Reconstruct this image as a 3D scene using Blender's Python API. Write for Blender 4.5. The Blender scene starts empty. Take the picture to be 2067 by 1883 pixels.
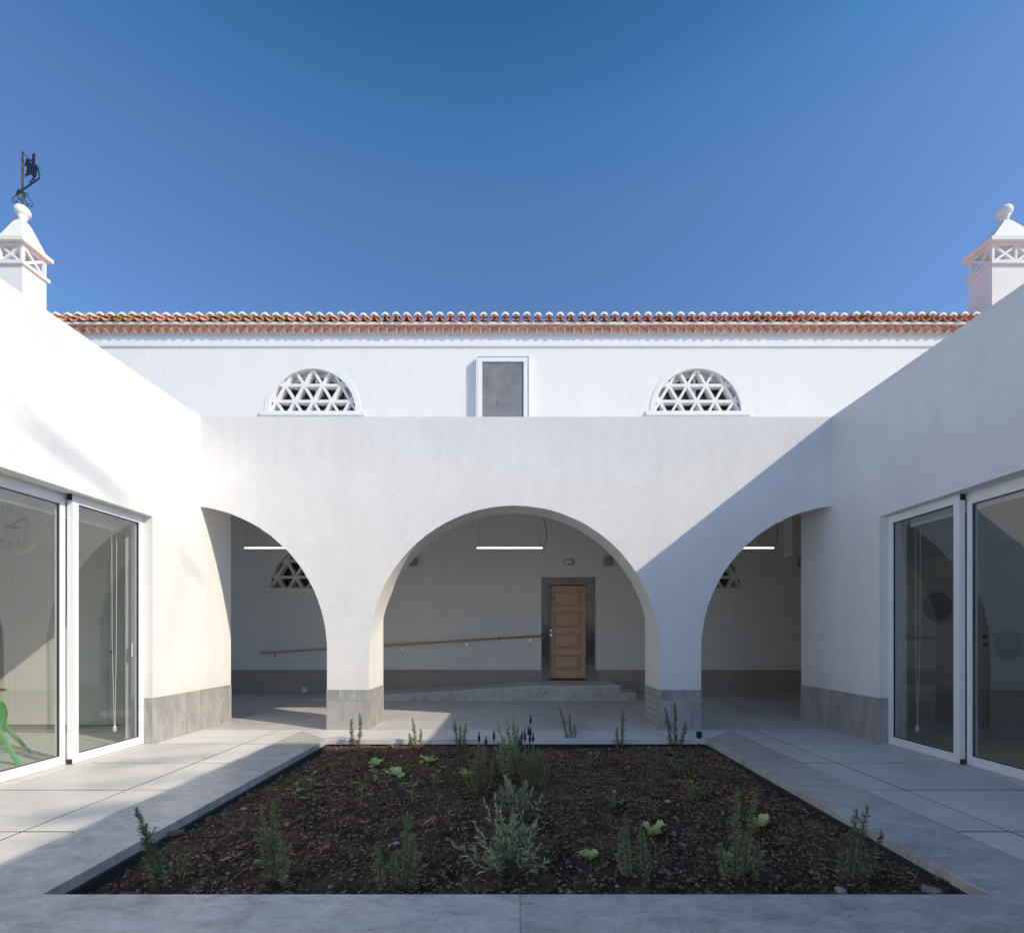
import bpy, math, random
from mathutils import Vector, Matrix, noise as mnoise
import numpy as np

random.seed(7)
PI = math.pi
sc = bpy.context.scene
col = sc.collection

# ------------------------------------------------------------------ camera
F = 976.0                      # focal length in photograph pixels (photograph 2067 wide)
CX, CY, H = 1041.7, 1283.0, 1.27
cam_d = bpy.data.cameras.new('camera')
cam = bpy.data.objects.new('camera', cam_d)
col.objects.link(cam)
cam.location = (0, 0, H)
cam.rotation_euler = (PI / 2, 0, 0)
cam_d.sensor_fit = 'HORIZONTAL'
cam_d.sensor_width = 36.0
cam_d.lens = F / 2067 * 36.0
cam_d.shift_x = (2067 / 2 - CX) / 2067
cam_d.shift_y = (CY - 1883 / 2) / 2067
cam_d.clip_start = 0.05
cam_d.clip_end = 2000
sc.camera = cam

# ------------------------------------------------------------------ light
SUN = Vector((1.263, -0.675, 1.0)).normalized()      # direction towards the sun
w = bpy.data.worlds.new('World')
sc.world = w
w.use_nodes = True
nt = w.node_tree
nt.nodes.clear()
out = nt.nodes.new('ShaderNodeOutputWorld')
bg = nt.nodes.new('ShaderNodeBackground')
sky = nt.nodes.new('ShaderNodeTexSky')
sky.sky_type = 'NISHITA'
sky.sun_disc = False
sky.sun_elevation = math.asin(SUN.z)
sky.sun_rotation = math.atan2(SUN.x, SUN.y)
sky.altitude = 0
sky.air_density = 1.0
sky.dust_density = 1.0
sky.ozone_density = 8.0
bg.inputs['Strength'].default_value = 0.15
# the zenith of this dry southern sky is deep blue and it pales evenly towards the horizon
geo = nt.nodes.new('ShaderNodeTexCoord')
sep = nt.nodes.new('ShaderNodeSeparateXYZ')
rmp = nt.nodes.new('ShaderNodeValToRGB')
rmp.color_ramp.interpolation = 'B_SPLINE'
SKY_STOPS = [(0.0, (3.5, 3.1, 1.65)), (0.25, (3.15, 3.1, 1.7)), (0.46, (2.65, 3.25, 1.9)), (0.575, (1.52, 2.38, 1.72)), (0.69, (0.72, 1.08, 1.06)), (0.82, (0.32, 0.62, 0.70)), (1.0, (0.32, 0.61, 0.66))]
el_ = rmp.color_ramp.elements
while len(el_) > 1:
    el_.remove(el_[-1])
el_[0].position = SKY_STOPS[0][0]
el_[0].color = (*SKY_STOPS[0][1], 1)
for p_, c_ in SKY_STOPS[1:]:
    el_.new(p_).color = (*c_, 1)
mul = nt.nodes.new('ShaderNodeMixRGB')
mul.blend_type = 'MULTIPLY'
mul.inputs[0].default_value = 1.0
nt.links.new(geo.outputs['Generated'], sep.inputs[0])
nt.links.new(sep.outputs[2], rmp.inputs[0])
nt.links.new(sky.outputs[0], mul.inputs[1])
nt.links.new(rmp.outputs[0], mul.inputs[2])
nt.links.new(mul.outputs[0], bg.inputs[0])
nt.links.new(bg.outputs[0], out.inputs[0])

sun_d = bpy.data.lights.new('sun', 'SUN')
sun_d.energy = 3.2
sun_d.angle = math.radians(0.53)
sun_d.color = (1.0, 0.88, 0.70)
sun = bpy.data.objects.new('sun', sun_d)
col.objects.link(sun)
sun.rotation_euler = (-SUN).to_track_quat('-Z', 'Y').to_euler()
sun.location = SUN * 40

sc.view_settings.view_transform = 'Standard'
sc.view_settings.look = 'None'
sc.view_settings.gamma = 1.0
sc.view_settings.use_curve_mapping = False
sc.view_settings.exposure = 0.36
sc.cycles.max_bounces = 12
sc.cycles.diffuse_bounces = 8
sc.cycles.transparent_max_bounces = 16
sc.cycles.use_denoising = True


# ------------------------------------------------------------------ mesh helper
class MB:
    """collects faces in world coordinates, then links them as ONE mesh object"""
    def __init__(s):
        s.v, s.f, s.m, s.sm = [], [], [], []
        s.mi = 0
        s.smooth = False

    def add(s, vs, fs):
        n = len(s.v)
        s.v.extend([tuple(p) for p in vs])
        for f in fs:
            s.f.append([i + n for i in f])
            s.m.append(s.mi)
            s.sm.append(s.smooth)

    def quad(s, a, b, c, d):
        s.add([a, b, c, d], [(0, 1, 2, 3)])

    def box(s, x0, x1, y0, y1, z0, z1):
        s.add([(x0, y0, z0), (x1, y0, z0), (x1, y1, z0), (x0, y1, z0),
               (x0, y0, z1), (x1, y0, z1), (x1, y1, z1), (x0, y1, z1)],
              [(0, 3, 2, 1), (4, 5, 6, 7), (0, 1, 5, 4), (1, 2, 6, 5), (2, 3, 7, 6), (3, 0, 4, 7)])

    def cbox(s, x0, x1, y0, y1, z0, z1, c=0.004):
        """box whose upright and upper edges are chamfered"""
        p = [(x0 + c, y0), (x1 - c, y0), (x1, y0 + c), (x1, y1 - c), (x1 - c, y1), (x0 + c, y1), (x0, y1 - c), (x0, y0 + c)]
        q = [(x0 + 2 * c, y0 + c), (x1 - 2 * c, y0 + c), (x1 - c, y0 + 2 * c), (x1 - c, y1 - 2 * c),
             (x1 - 2 * c, y1 - c), (x0 + 2 * c, y1 - c), (x0 + c, y1 - 2 * c), (x0 + c, y0 + 2 * c)]
        vs = [(a, b, z0) for a, b in p] + [(a, b, z1 - c) for a, b in p] + [(a, b, z1) for a, b in q]
        fs = [tuple(range(7, -1, -1)), tuple(range(16, 24))]
        for i in range(8):
            j = (i + 1) % 8
            fs.append((i, j, 8 + j, 8 + i))
            fs.append((8 + i, 8 + j, 16 + j, 16 + i))
        s.add(vs, fs)

    def prism(s, poly, axis, a, b):
        """poly of 2-D points pushed along an axis; axis 'x' takes (y,z), 'y' takes (x,z), 'z' takes (x,y)"""
        def P(p, t):
            if axis == 'x': return (t, p[0], p[1])
            if axis == 'y': return (p[0], t, p[1])
            return (p[0], p[1], t)
        n = len(poly)
        s.add([P(p, a) for p in poly] + [P(p, b) for p in poly],
              [tuple(range(n)), tuple(range(2 * n - 1, n - 1, -1))] +
              [(i, i + n, (i + 1) % n + n, (i + 1) % n) for i in range(n)])

    def bar(s, a, b, wx, wz, up=(0, 0, 1)):
        a, b = Vector(a), Vector(b)
        d = (b - a).normalized()
        sd = d.cross(Vector(up)).normalized() * wx / 2
        u = sd.cross(d).normalized() * wz / 2
        s.add([a - sd - u, a + sd - u, a + sd + u, a - sd + u, b - sd - u, b + sd - u, b + sd + u, b - sd + u],
              [(0, 3, 2, 1), (4, 5, 6, 7), (0, 1, 5, 4), (1, 2, 6, 5), (2, 3, 7, 6), (3, 0, 4, 7)])

    def tube(s, pts, rad, n=8, caps=True):
        pts = [Vector(p) for p in pts]
        if not isinstance(rad, (list, tuple)):
            rad = [rad] * len(pts)
        vs, fs = [], []
        prev = None
        for i, p in enumerate(pts):
            d = (pts[min(i + 1, len(pts) - 1)] - pts[max(i - 1, 0)]).normalized()
            if prev is None:
                prev = d.orthogonal().normalized()
            sd = (prev - d * prev.dot(d))
            sd = sd.normalized() if sd.length > 1e-6 else d.orthogonal().normalized()
            prev = sd
            t = d.cross(sd)
            for k in range(n):
                a = 2 * PI * k / n
                vs.append(p + (sd * math.cos(a) + t * math.sin(a)) * rad[i])
        for i in range(len(pts) - 1):
            for k in range(n):
                k2 = (k + 1) % n
                fs.append((i * n + k, i * n + k2, (i + 1) * n + k2, (i + 1) * n + k))
        if caps:
            fs.append(tuple(range(n - 1, -1, -1)))
            fs.append(tuple(range((len(pts) - 1) * n, len(pts) * n)))
        s.add(vs, fs)

    def lathe(s, c, prof, n=20):
        vs, fs = [], []
        for r, z in prof:
            for k in range(n):
                a = 2 * PI * k / n
                vs.append((c[0] + r * math.cos(a), c[1] + r * math.sin(a), c[2] + z))
        for i in range(len(prof) - 1):
            for k in range(n):
                k2 = (k + 1) % n
                fs.append((i * n + k, i * n + k2, (i + 1) * n + k2, (i + 1) * n + k))
        s.add(vs, fs)

    def disc_y(s, cx, y, cz, r0, r1, y1, n=32):
        """ring (or disc when r0 = 0) facing -Y, thickness to y1"""
        vs, fs = [], []
        for k in range(n):
            a = 2 * PI * k / n
            ca, sa = math.cos(a), math.sin(a)
            for r, yy in ((r0, y), (r1, y), (r1, y1), (r0, y1)):
                vs.append((cx + r * ca, yy, cz + r * sa))
        for k in range(n):
            a, b = 4 * k, 4 * ((k + 1) % n)
            fs.append((a, a + 1, b + 1, b))
            fs.append((a + 1, a + 2, b + 2, b + 1))
            if r0 > 0:
                fs.append((a + 3, a, b, b + 3))
        s.add(vs, fs)

    def leaf(s, p, d, nrm, L, W, fold=0.25, droop=0.0):
        """small folded leaf: base p, direction d, face normal nrm"""
        d = Vector(d).normalized()
        nrm = Vector(nrm)
        sd = d.cross(nrm)
        sd = sd.normalized() if sd.length > 1e-5 else d.orthogonal().normalized()
        n = sd.cross(d).normalized()
        p = Vector(p)
        m = p + d * L * 0.5 + n * (droop * L * 0.5)
        tip = p + d * L - n * (droop * L * 0.3)
        up = n * W * fold
        s.add([p, m + sd * W / 2 + up, tip, m - sd * W / 2 + up], [(0, 1, 2), (0, 2, 3)])

    def build(s, name, mats, parent=None, origin=None, autosmooth=False):
        if not isinstance(mats, (list, tuple)):
            mats = [mats]
        off = Vector(origin) if origin is not None else Vector((0, 0, 0))
        if parent is not None:
            off = wloc(parent)
        me = bpy.data.meshes.new(name)
        me.from_pydata([(x - off.x, y - off.y, z - off.z) for x, y, z in s.v], [], s.f)
        for m in mats:
            me.materials.append(m)
        me.polygons.foreach_set('material_index', s.m)
        me.polygons.foreach_set('use_smooth', s.sm)
        me.update()
        o = bpy.data.objects.new(name, me)
        col.objects.link(o)
        if parent is not None:
            o.parent = parent
        else:
            o.location = off
        return o


def wloc(o):
    v = Vector((0, 0, 0))
    while o is not None:
        v += o.location
        o = o.parent
    return v


def tag(o, label=None, cat=None, group=None, kind=None):
    if label: o['label'] = label
    if cat: o['category'] = cat
    if group: o['group'] = group
    if kind: o['kind'] = kind
    return o


def thing(name, label, cat, loc, group=None):
    o = bpy.data.objects.new(name, None)
    o.empty_display_size = 0.1
    col.objects.link(o)
    o.location = loc
    return tag(o, label, cat, group)


def copy_part(o, parent, loc):
    c = o.copy()
    col.objects.link(c)
    c.parent = parent
    c.location = loc
    return c


def at(px, py, z=0.0):
    """point of the photograph on a level plane -> place on that plane"""
    d = F * (H - z) / (py - CY)
    return (px - CX) / F * d, d


# ------------------------------------------------------------------ materials
def mat(name, color=(0.8, 0.8, 0.8), rough=0.6, metallic=0.0, spec=0.5):
    m = bpy.data.materials.new(name)
    m.use_nodes = True
    b = m.node_tree.nodes['Principled BSDF']
    b.inputs['Base Color'].default_value = (*color, 1)
    b.inputs['Roughness'].default_value = rough
    b.inputs['Metallic'].default_value = metallic
    b.inputs['Specular IOR Level'].default_value = spec
    return m


class NG:
    def __init__(s, m):
        s.t = m.node_tree
        s.b = s.t.nodes['Principled BSDF']

    def n(s, kind, **kw):
        o = s.t.nodes.new('ShaderNode' + kind)
        for k, v in kw.items():
            setattr(o, k, v)
        return o

    def l(s, a, b):
        s.t.links.new(a, b)

    def coords(s, scale=(1, 1, 1), randomize=False, rot=(0, 0, 0)):
        tc = s.n('TexCoord')
        v = tc.outputs['Object']
        if randomize:
            oi = s.n('ObjectInfo')
            mu = s.n('VectorMath', operation='SCALE')
            cv = s.n('CombineXYZ')
            s.l(oi.outputs['Random'], cv.inputs[0]); s.l(oi.outputs['Random'], cv.inputs[1])
            s.l(cv.outputs[0], mu.inputs[0]); mu.inputs['Scale'].default_value = 61.0
            ad = s.n('VectorMath', operation='ADD')
            s.l(v, ad.inputs[0]); s.l(mu.outputs[0], ad.inputs[1])
            v = ad.outputs[0]
        mp = s.n('Mapping')
        mp.inputs['Scale'].default_value = scale
        mp.inputs['Rotation'].default_value = rot
        s.l(v, mp.inputs[0])
        return mp.outputs[0]

    def noise(s, vec, scale, detail=4, rough=0.55, dist=0.0):
        n = s.n('TexNoise')
        n.inputs['Scale'].default_value = scale
        n.inputs['Detail'].default_value = detail
        n.inputs['Roughness'].default_value = rough
        n.inputs['Distortion'].default_value = dist
        s.l(vec, n.inputs['Vector'])
        return n.outputs[0]

    def ramp(s, fac, stops):
        r = s.n('ValToRGB')
        e = r.color_ramp.elements
        while len(e) > 1:
            e.remove(e[-1])
        e[0].position = stops[0][0]
        e[0].color = (*stops[0][1], 1)
        for p, c in stops[1:]:
            q = e.new(p)
            q.color = (*c, 1)
        s.l(fac, r.inputs[0])
        return r.outputs[0]

    def mix(s, fac, a, b, mode='MIX'):
        m = s.n('MixRGB', blend_type=mode)
        for inp, v in ((m.inputs[0], fac), (m.inputs[1], a), (m.inputs[2], b)):
            if isinstance(v, (int, float)):
                inp.default_value = v
            elif isinstance(v, tuple):
                inp.default_value = (*v, 1)
            else:
                s.l(v, inp)
        return m.outputs[0]

    def bump(s, height, strength=0.3, dist=0.01, chain=None):
        b = s.n('Bump')
        b.inputs['Strength'].default_value = strength
        b.inputs['Distance'].default_value = dist
        s.l(height, b.inputs['Height'])
        if chain is not None:
            s.l(chain, b.inputs['Normal'])
        return b.outputs[0]


def g(v):
    return (v, v, v)


def plaster(name, color, fine=0.35, lump=0.15, stain=0.05, runoff=None):
    m = mat(name, color, 0.9, spec=0.2)
    q = NG(m)
    v = q.coords()
    big = q.noise(v, 0.9, 5, 0.6)
    mid = q.noise(v, 7, 5, 0.6)
    c2 = tuple(x * (1 - stain) for x in color)
    c = q.ramp(big, [(0.3, c2), (0.62, color)])
    fl = q.noise(v, 75, 2, 0.5)
    sp = q.ramp(fl, [(0.30, g(0.87)), (0.40, g(0.97)), (0.6, g(1.0))])
    c = q.mix(1.0, c, sp, 'MULTIPLY')
    # faint run-off streaks and cloudy patches of wear
    st = q.ramp(q.noise(q.coords((1.0, 1.0, 0.13)), 2.0, 5, 0.62), [(0.36, g(1.0 - 0.9 * stain)), (0.64, g(1.0))])
    c = q.mix(0.8, c, q.mix(1.0, c, st, 'MULTIPLY'))
    pw = q.ramp(q.noise(q.coords((1, 1, 1), False, (0.4, 0.3, 0.2)), 1.7, 6, 0.7, 0.8), [(0.46, g(1.0)), (0.5, g(1.0 - 0.55 * stain)), (0.60, g(1.0))])
    c = q.mix(1.0, c, pw, 'MULTIPLY')
    if runoff is not None:
        tc = q.n('TexCoord'); sp_ = q.n('SeparateXYZ'); q.l(tc.outputs['Object'], sp_.inputs[0])
        dr = q.noise(q.coords((1, 1, 0.05)), 7.0, 4, 0.6)
        md = q.n('Math', operation='MULTIPLY_ADD'); q.l(dr, md.inputs[0]); md.inputs[1].default_value = 1.1; q.l(sp_.outputs[2], md.inputs[2])
        mr_ = q.n('MapRange'); q.l(md.outputs[0], mr_.inputs[0]); mr_.inputs[1].default_value = runoff + 0.22; mr_.inputs[2].default_value = runoff + 0.80
        mr_.inputs[3].default_value = 0.0; mr_.inputs[4].default_value = 0.16
        c = q.mix(mr_.outputs[0], c, (0.42, 0.41, 0.38))
        # splash dirt just above the plinth
        m2 = q.n('Math', operation='MULTIPLY_ADD'); q.l(q.noise(v, 9, 4, 0.65), m2.inputs[0]); m2.inputs[1].default_value = -0.7; q.l(sp_.outputs[2], m2.inputs[2])
        mr2 = q.n('MapRange'); q.l(m2.outputs[0], mr2.inputs[0]); mr2.inputs[1].default_value = 0.20; mr2.inputs[2].default_value = 0.50
        mr2.inputs[3].default_value = 0.16; mr2.inputs[4].default_value = 0.0
        c = q.mix(mr2.outputs[0], c, (0.45, 0.42, 0.37))
    q.l(c, q.b.inputs['Base Color'])
    n0 = q.bump(q.noise(v, 210, 3, 0.6), fine * 0.6, 0.004)
    n1 = q.bump(q.noise(v, 62, 3, 0.55), fine, 0.008, n0)
    n2 = q.bump(mid, lump, 0.03, n1)
    q.l(n2, q.b.inputs['Normal'])
    return m


def stone(name, base, dark, light, stretch=(1, 1, 1), scale=2.2, rough=0.42, vein=0.4, rnd=True, spec=0.5, tone=0.10, rot=(0, 0, 0)):
    m = mat(name, base, rough, spec=spec)
    q = NG(m)
    v = q.coords(stretch, rnd, rot)
    a = q.noise(v, scale, 6, 0.62, 0.6)
    b = q.noise(v, scale * 3.1, 8, 0.7, 1.2)
    c = q.ramp(a, [(0.28, dark), (0.5, base), (0.74, light)])
    c = q.mix(0.38, c, q.ramp(b, [(0.33, dark), (0.52, base), (0.72, light)]))
    # thin veins: where a warped noise crosses its middle value
    vn = q.noise(v, scale * 0.9, 7, 0.6, 2.2)
    vm = q.ramp(vn, [(0.485, g(0)), (0.5, g(1)), (0.515, g(0))])
    pt = q.ramp(q.noise(v, scale * 0.5, 2), [(0.5, g(0)), (0.62, g(1))])
    vm2 = q.mix(1.0, vm, pt, 'MULTIPLY')
    vs = q.n('Math', operation='MULTIPLY'); q.l(vm2, vs.inputs[0]); vs.inputs[1].default_value = vein
    c = q.mix(vs.outputs[0], c, tuple(x * 0.45 for x in dark))
    if rnd:
        oi = q.n('ObjectInfo')
        mr = q.n('MapRange')
        q.l(oi.outputs['Random'], mr.inputs[0])
        mr.inputs[3].default_value = 1 - tone; mr.inputs[4].default_value = 1 + tone * 0.6
        cb = q.n('CombineXYZ')
        for i in range(3): q.l(mr.outputs[0], cb.inputs[i])
        c = q.mix(1.0, c, cb.outputs[0], 'MULTIPLY')
    q.l(c, q.b.inputs['Base Color'])
    rr = q.n('MapRange'); q.l(b, rr.inputs[0]); rr.inputs[3].default_value = rough - 0.08; rr.inputs[4].default_value = rough + 0.16
    q.l(rr.outputs[0], q.b.inputs['Roughness'])
    q.l(q.bump(q.noise(v, 60, 4, 0.7), 0.12, 0.002), q.b.inputs['Normal'])
    return m


M = {}
M['plaster_arcade'] = plaster('plaster_arcade', (0.86, 0.845, 0.82), 0.55, 0.10, 0.05, 4.23 - 0.45)
M['plaster_wing'] = plaster('plaster_wing', (0.86, 0.845, 0.82), 0.55, 0.10, 0.05, 4.23 - 0.45)
M['limewash'] = plaster('limewash', (0.83, 0.825, 0.81), 0.14, 0.2, 0.03)
M['gallery_plaster'] = plaster('gallery_plaster', (0.87, 0.84, 0.78), 0.25, 0.18, 0.04)
M['taupe_paint'] = plaster('taupe_paint', (0.44, 0.385, 0.335), 0.25, 0.15, 0.06)
M['ceiling_paint'] = plaster('ceiling_paint', (0.78, 0.77, 0.74), 0.1, 0.1, 0.02)
M['stone_paving'] = stone('stone_paving', (0.70, 0.685, 0.655), (0.56, 0.55, 0.53), (0.77, 0.755, 0.725), (0.6, 2.2, 1), 1.6, 0.40, 0.12, tone=0.10)
M['stone_gallery'] = stone('stone_gallery', (0.60, 0.585, 0.555), (0.38, 0.37, 0.35), (0.70, 0.685, 0.65), (0.55, 3.2, 1), 1.8, 0.32, 0.35, tone=0.09)
M['stone_coping'] = stone('stone_coping', (0.52, 0.51, 0.49), (0.24, 0.238, 0.23), (0.72, 0.705, 0.68), (1.3, 2.6, 1), 3.0, 0.34, 0.7, tone=0.08)
M['stone_plinth'] = stone('stone_plinth', (0.38, 0.373, 0.36), (0.20, 0.197, 0.19), (0.53, 0.52, 0.50), (3.0, 3.0, 0.7), 2.2, 0.5, 0.75, tone=0.08)
M['stone_ramp'] = stone('stone_ramp', (0.54, 0.525, 0.495), (0.22, 0.215, 0.205), (0.72, 0.705, 0.675), (1, 1, 1), 6.0, 0.5, 0.4, tone=0.12)
M['stone_dark'] = stone('stone_dark', (0.32, 0.315, 0.30), (0.21, 0.205, 0.20), (0.42, 0.415, 0.40), (1, 1, 0.6), 5.0, 0.6, 0.3, tone=0.08)
M['grout'] = mat('grout', (0.62, 0.61, 0.58), 0.9)
M['joint_dark'] = mat('joint_dark', (0.03, 0.03, 0.03), 0.95)
M['white_metal'] = mat('white_metal', (0.80, 0.81, 0.82), 0.32)
M['white_plastic'] = mat('white_plastic', (0.78, 0.78, 0.76), 0.4)
M['black_rubber'] = mat('black_rubber', (0.02, 0.02, 0.021), 0.6)
M['grey_metal'] = mat('grey_metal', (0.42, 0.43, 0.44), 0.35, 0.8)
M['steel'] = mat('steel', (0.6, 0.6, 0.58), 0.25, 1.0)
M['iron'] = mat('iron', (0.018, 0.018, 0.02), 0.55, 0.3)
M['dark_void'] = mat('dark_void', (0.05, 0.05, 0.05), 0.9)
M['earth'] = mat('earth', (0.34, 0.30, 0.24), 0.95)
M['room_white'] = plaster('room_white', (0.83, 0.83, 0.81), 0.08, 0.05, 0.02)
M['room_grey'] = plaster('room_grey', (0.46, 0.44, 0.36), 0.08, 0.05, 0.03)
M['room_wainscot'] = mat('room_wainscot', (0.33, 0.33, 0.29), 0.5)
M['lino_green'] = mat('lino_green', (0.56, 0.60, 0.56), 0.35)
M['lino_ochre'] = mat('lino_ochre', (0.72, 0.52, 0.15), 0.35)
M['cabinet_white'] = mat('cabinet_white', (0.80, 0.82, 0.79), 0.4)
M['chair_green'] = mat('chair_green', (0.11, 0.40, 0.12), 0.35)
M['table_wood'] = mat('table_wood', (0.60, 0.42, 0.24), 0.45)
M['clock_dial'] = mat('clock_dial', (0.70, 0.71, 0.72), 0.4)
M['clock_ink'] = mat('clock_ink', (0.03, 0.03, 0.045), 0.5)
M['blind_cloth'] = mat('blind_cloth', (0.72, 0.73, 0.71), 0.8)
M['hose'] = mat('hose', (0.025, 0.026, 0.028), 0.4)


def glass(name, tint, r0):
    m = bpy.data.materials.new(name)
    m.use_nodes = True
    t = m.node_tree
    t.nodes.clear()
    o = t.nodes.new('ShaderNodeOutputMaterial')
    mx = t.nodes.new('ShaderNodeMixShader')
    tr = t.nodes.new('ShaderNodeBsdfTransparent')
    tr.inputs[0].default_value = (*tint, 1)
    gl = t.nodes.new('ShaderNodeBsdfGlossy')
    gl.inputs['Roughness'].default_value = 0.0
    lw = t.nodes.new('ShaderNodeLayerWeight')
    lw.inputs['Blend'].default_value = 0.5
    pw = t.nodes.new('ShaderNodeMath'); pw.operation = 'POWER'
    pw.inputs[1].default_value = 4.0
    mr = t.nodes.new('ShaderNodeMapRange')
    mr.inputs[3].default_value = r0
    mr.inputs[4].default_value = 0.95
    t.links.new(lw.outputs['Facing'], pw.inputs[0])
    t.links.new(pw.outputs[0], mr.inputs[0])
    t.links.new(mr.outputs[0], mx.inputs[0])
    t.links.new(tr.outputs[0], mx.inputs[1])
    t.links.new(gl.outputs[0], mx.inputs[2])
    t.links.new(mx.outputs[0], o.inputs[0])
    return m


M['glass'] = glass('glass', (0.95, 0.97, 0.955), 0.20)
M['glass_old'] = glass('glass_old', (0.6, 0.62, 0.62), 0.22)

# dusty upper pane
m = mat('dusty_pane', (0.22, 0.23, 0.24), 0.18)
q = NG(m)
v = q.coords()
c = q.ramp(q.noise(v, 3.0, 6, 0.65), [(0.3, (0.15, 0.155, 0.165)), (0.7, (0.27, 0.27, 0.27))])
st = q.ramp(q.noise(q.coords((14, 1, 2.2)), 1.4, 5, 0.7), [(0.34, g(0.5)), (0.44, g(1.0))])
c = q.mix(0.6, c, q.mix(1.0, c, st, 'MULTIPLY'))
q.l(c, q.b.inputs['Base Color'])
M['dusty_pane'] = m

# terracotta with lichen
m = mat('terracotta', (0.42, 0.16, 0.085), 0.85, spec=0.2)
q = NG(m)
v = q.coords((1, 1, 1), True)
c = q.ramp(q.noise(v, 9, 5, 0.6), [(0.25, (0.56, 0.235, 0.15)), (0.5, (0.68, 0.32, 0.215)), (0.78, (0.76, 0.45, 0.34))])
oi = q.n('ObjectInfo')
mr = q.n('MapRange'); q.l(oi.outputs['Random'], mr.inputs[0]); mr.inputs[3].default_value = 0.84; mr.inputs[4].default_value = 1.08
cb = q.n('CombineXYZ')
for i in range(3): q.l(mr.outputs[0], cb.inputs[i])
c = q.mix(1.0, c, cb.outputs[0], 'MULTIPLY')
q.l(c, q.b.inputs['Base Color'])
q.l(q.bump(q.noise(v, 70, 3), 0.3, 0.004), q.b.inputs['Normal'])
M['terracotta'] = m
m = mat('terracotta_lichen', (0.42, 0.16, 0.085), 0.9, spec=0.2)
q = NG(m)
v = q.coords((1, 1, 1), True)
c = q.ramp(q.noise(v, 9, 5, 0.6), [(0.25, (0.28, 0.10, 0.055)), (0.5, (0.42, 0.17, 0.09)), (0.78, (0.5, 0.25, 0.15))])
lf = q.ramp(q.noise(v, 11, 4, 0.6), [(0.40, g(0)), (0.50, g(1))])
c = q.mix(lf, c, (0.52, 0.33, 0.03))
dk = q.ramp(q.noise(v, 17, 4, 0.6), [(0.52, g(0)), (0.60, g(1))])
c = q.mix(dk, c, (0.06, 0.055, 0.05))
q.l(c, q.b.inputs['Base Color'])
M['terracotta_lichen'] = m

# pine
def pine(name, base, dark, axis):
    m = mat(name, base, 0.5)
    q = NG(m)
    st = (14, 14, 1.2) if axis == 'z' else (1.2, 14, 14)
    v = q.coords(st, True)
    a = q.noise(v, 1.6, 6, 0.6, 1.0)
    c = q.ramp(a, [(0.22, dark), (0.46, base), (0.80, tuple(min(1, x * 1.12) for x in base))])
    k = q.n('TexVoronoi'); k.inputs['Scale'].default_value = 3.0
    q.l(q.coords((1, 1, 1), True), k.inputs['Vector'])
    kn = q.ramp(k.outputs['Distance'], [(0.05, g(1)), (0.10, g(0))])
    c = q.mix(kn, c, (0.06, 0.03, 0.015))
    q.l(c, q.b.inputs['Base Color'])
    return m
M['pine_v'] = pine('pine_v', (0.60, 0.385, 0.24), (0.42, 0.235, 0.13), 'z')
M['pine_h'] = pine('pine_h', (0.62, 0.40, 0.255), (0.43, 0.245, 0.14), 'x')
M['rail_wood'] = pine('rail_wood', (0.62, 0.38, 0.21), (0.46, 0.25, 0.13), 'x')

# door surround stone, black soot stain in the middle height
m = stone('door_stone', (0.30, 0.295, 0.28), (0.21, 0.205, 0.20), (0.38, 0.375, 0.36), (1, 1, 0.6), 5.0, 0.6, 0.2, rnd=False)
q = NG(m)
tc = q.n('TexCoord'); sp = q.n('SeparateXYZ'); q.l(tc.outputs['Object'], sp.inputs[0])
old = q.b.inputs['Base Color'].links[0].from_socket
wob = q.noise(q.coords(), 6, 3)
ad = q.n('Math', operation='MULTIPLY_ADD'); q.l(wob, ad.inputs[0]); ad.inputs[1].default_value = 0.5; q.l(sp.outputs[2], ad.inputs[2])
mr = q.n('MapRange'); q.l(ad.outputs[0], mr.inputs[0]); mr.inputs[1].default_value = 0.0; mr.inputs[2].default_value = 2.6
stain = q.ramp(mr.outputs[0], [(0.20, g(0)), (0.42, g(0.85)), (0.55, g(0.85)), (0.72, g(0))])
q.l(q.mix(stain, old, (0.035, 0.035, 0.038)), q.b.inputs['Base Color'])
M['door_stone'] = m

# banded plinth slab (sawn, rust coloured bands)
m = stone('stone_banded', (0.40, 0.395, 0.39), (0.32, 0.315, 0.31), (0.47, 0.465, 0.46), (2, 2, 0.7), 2.2, 0.5, 0.3)
q = NG(m)
old = q.b.inputs['Base Color'].links[0].from_socket
wv = q.n('TexWave', wave_type='BANDS', bands_direction='Z'); wv.inputs['Scale'].default_value = 3.3; wv.inputs['Distortion'].default_value = 0.8
q.l(q.coords(), wv.inputs['Vector'])
bd = q.ramp(wv.outputs[0], [(0.5, g(0)), (0.66, g(0.45))])
q.l(q.mix(bd, old, (0.24, 0.205, 0.17)), q.b.inputs['Base Color'])
M['stone_banded'] = m

# soil
m = mat('soil', (0.045, 0.032, 0.024), 0.95, spec=0.15)
q = NG(m)
v = q.coords()
c = q.ramp(q.noise(v, 5, 6, 0.65), [(0.34, (0.036, 0.025, 0.018)), (0.52, (0.12, 0.078, 0.053)), (0.75, (0.29, 0.19, 0.13))])
fl = q.ramp(q.noise(v, 85, 3, 0.7), [(0.66, g(0)), (0.76, g(1))])
c = q.mix(fl, c, (0.30, 0.22, 0.16))
q.l(c, q.b.inputs['Base Color'])
n1 = q.bump(q.noise(v, 120, 5, 0.75), 0.9, 0.012)
q.l(q.bump(q.noise(v, 34, 5, 0.7), 0.8, 0.03, n1), q.b.inputs['Normal'])
M['soil'] = m


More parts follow.
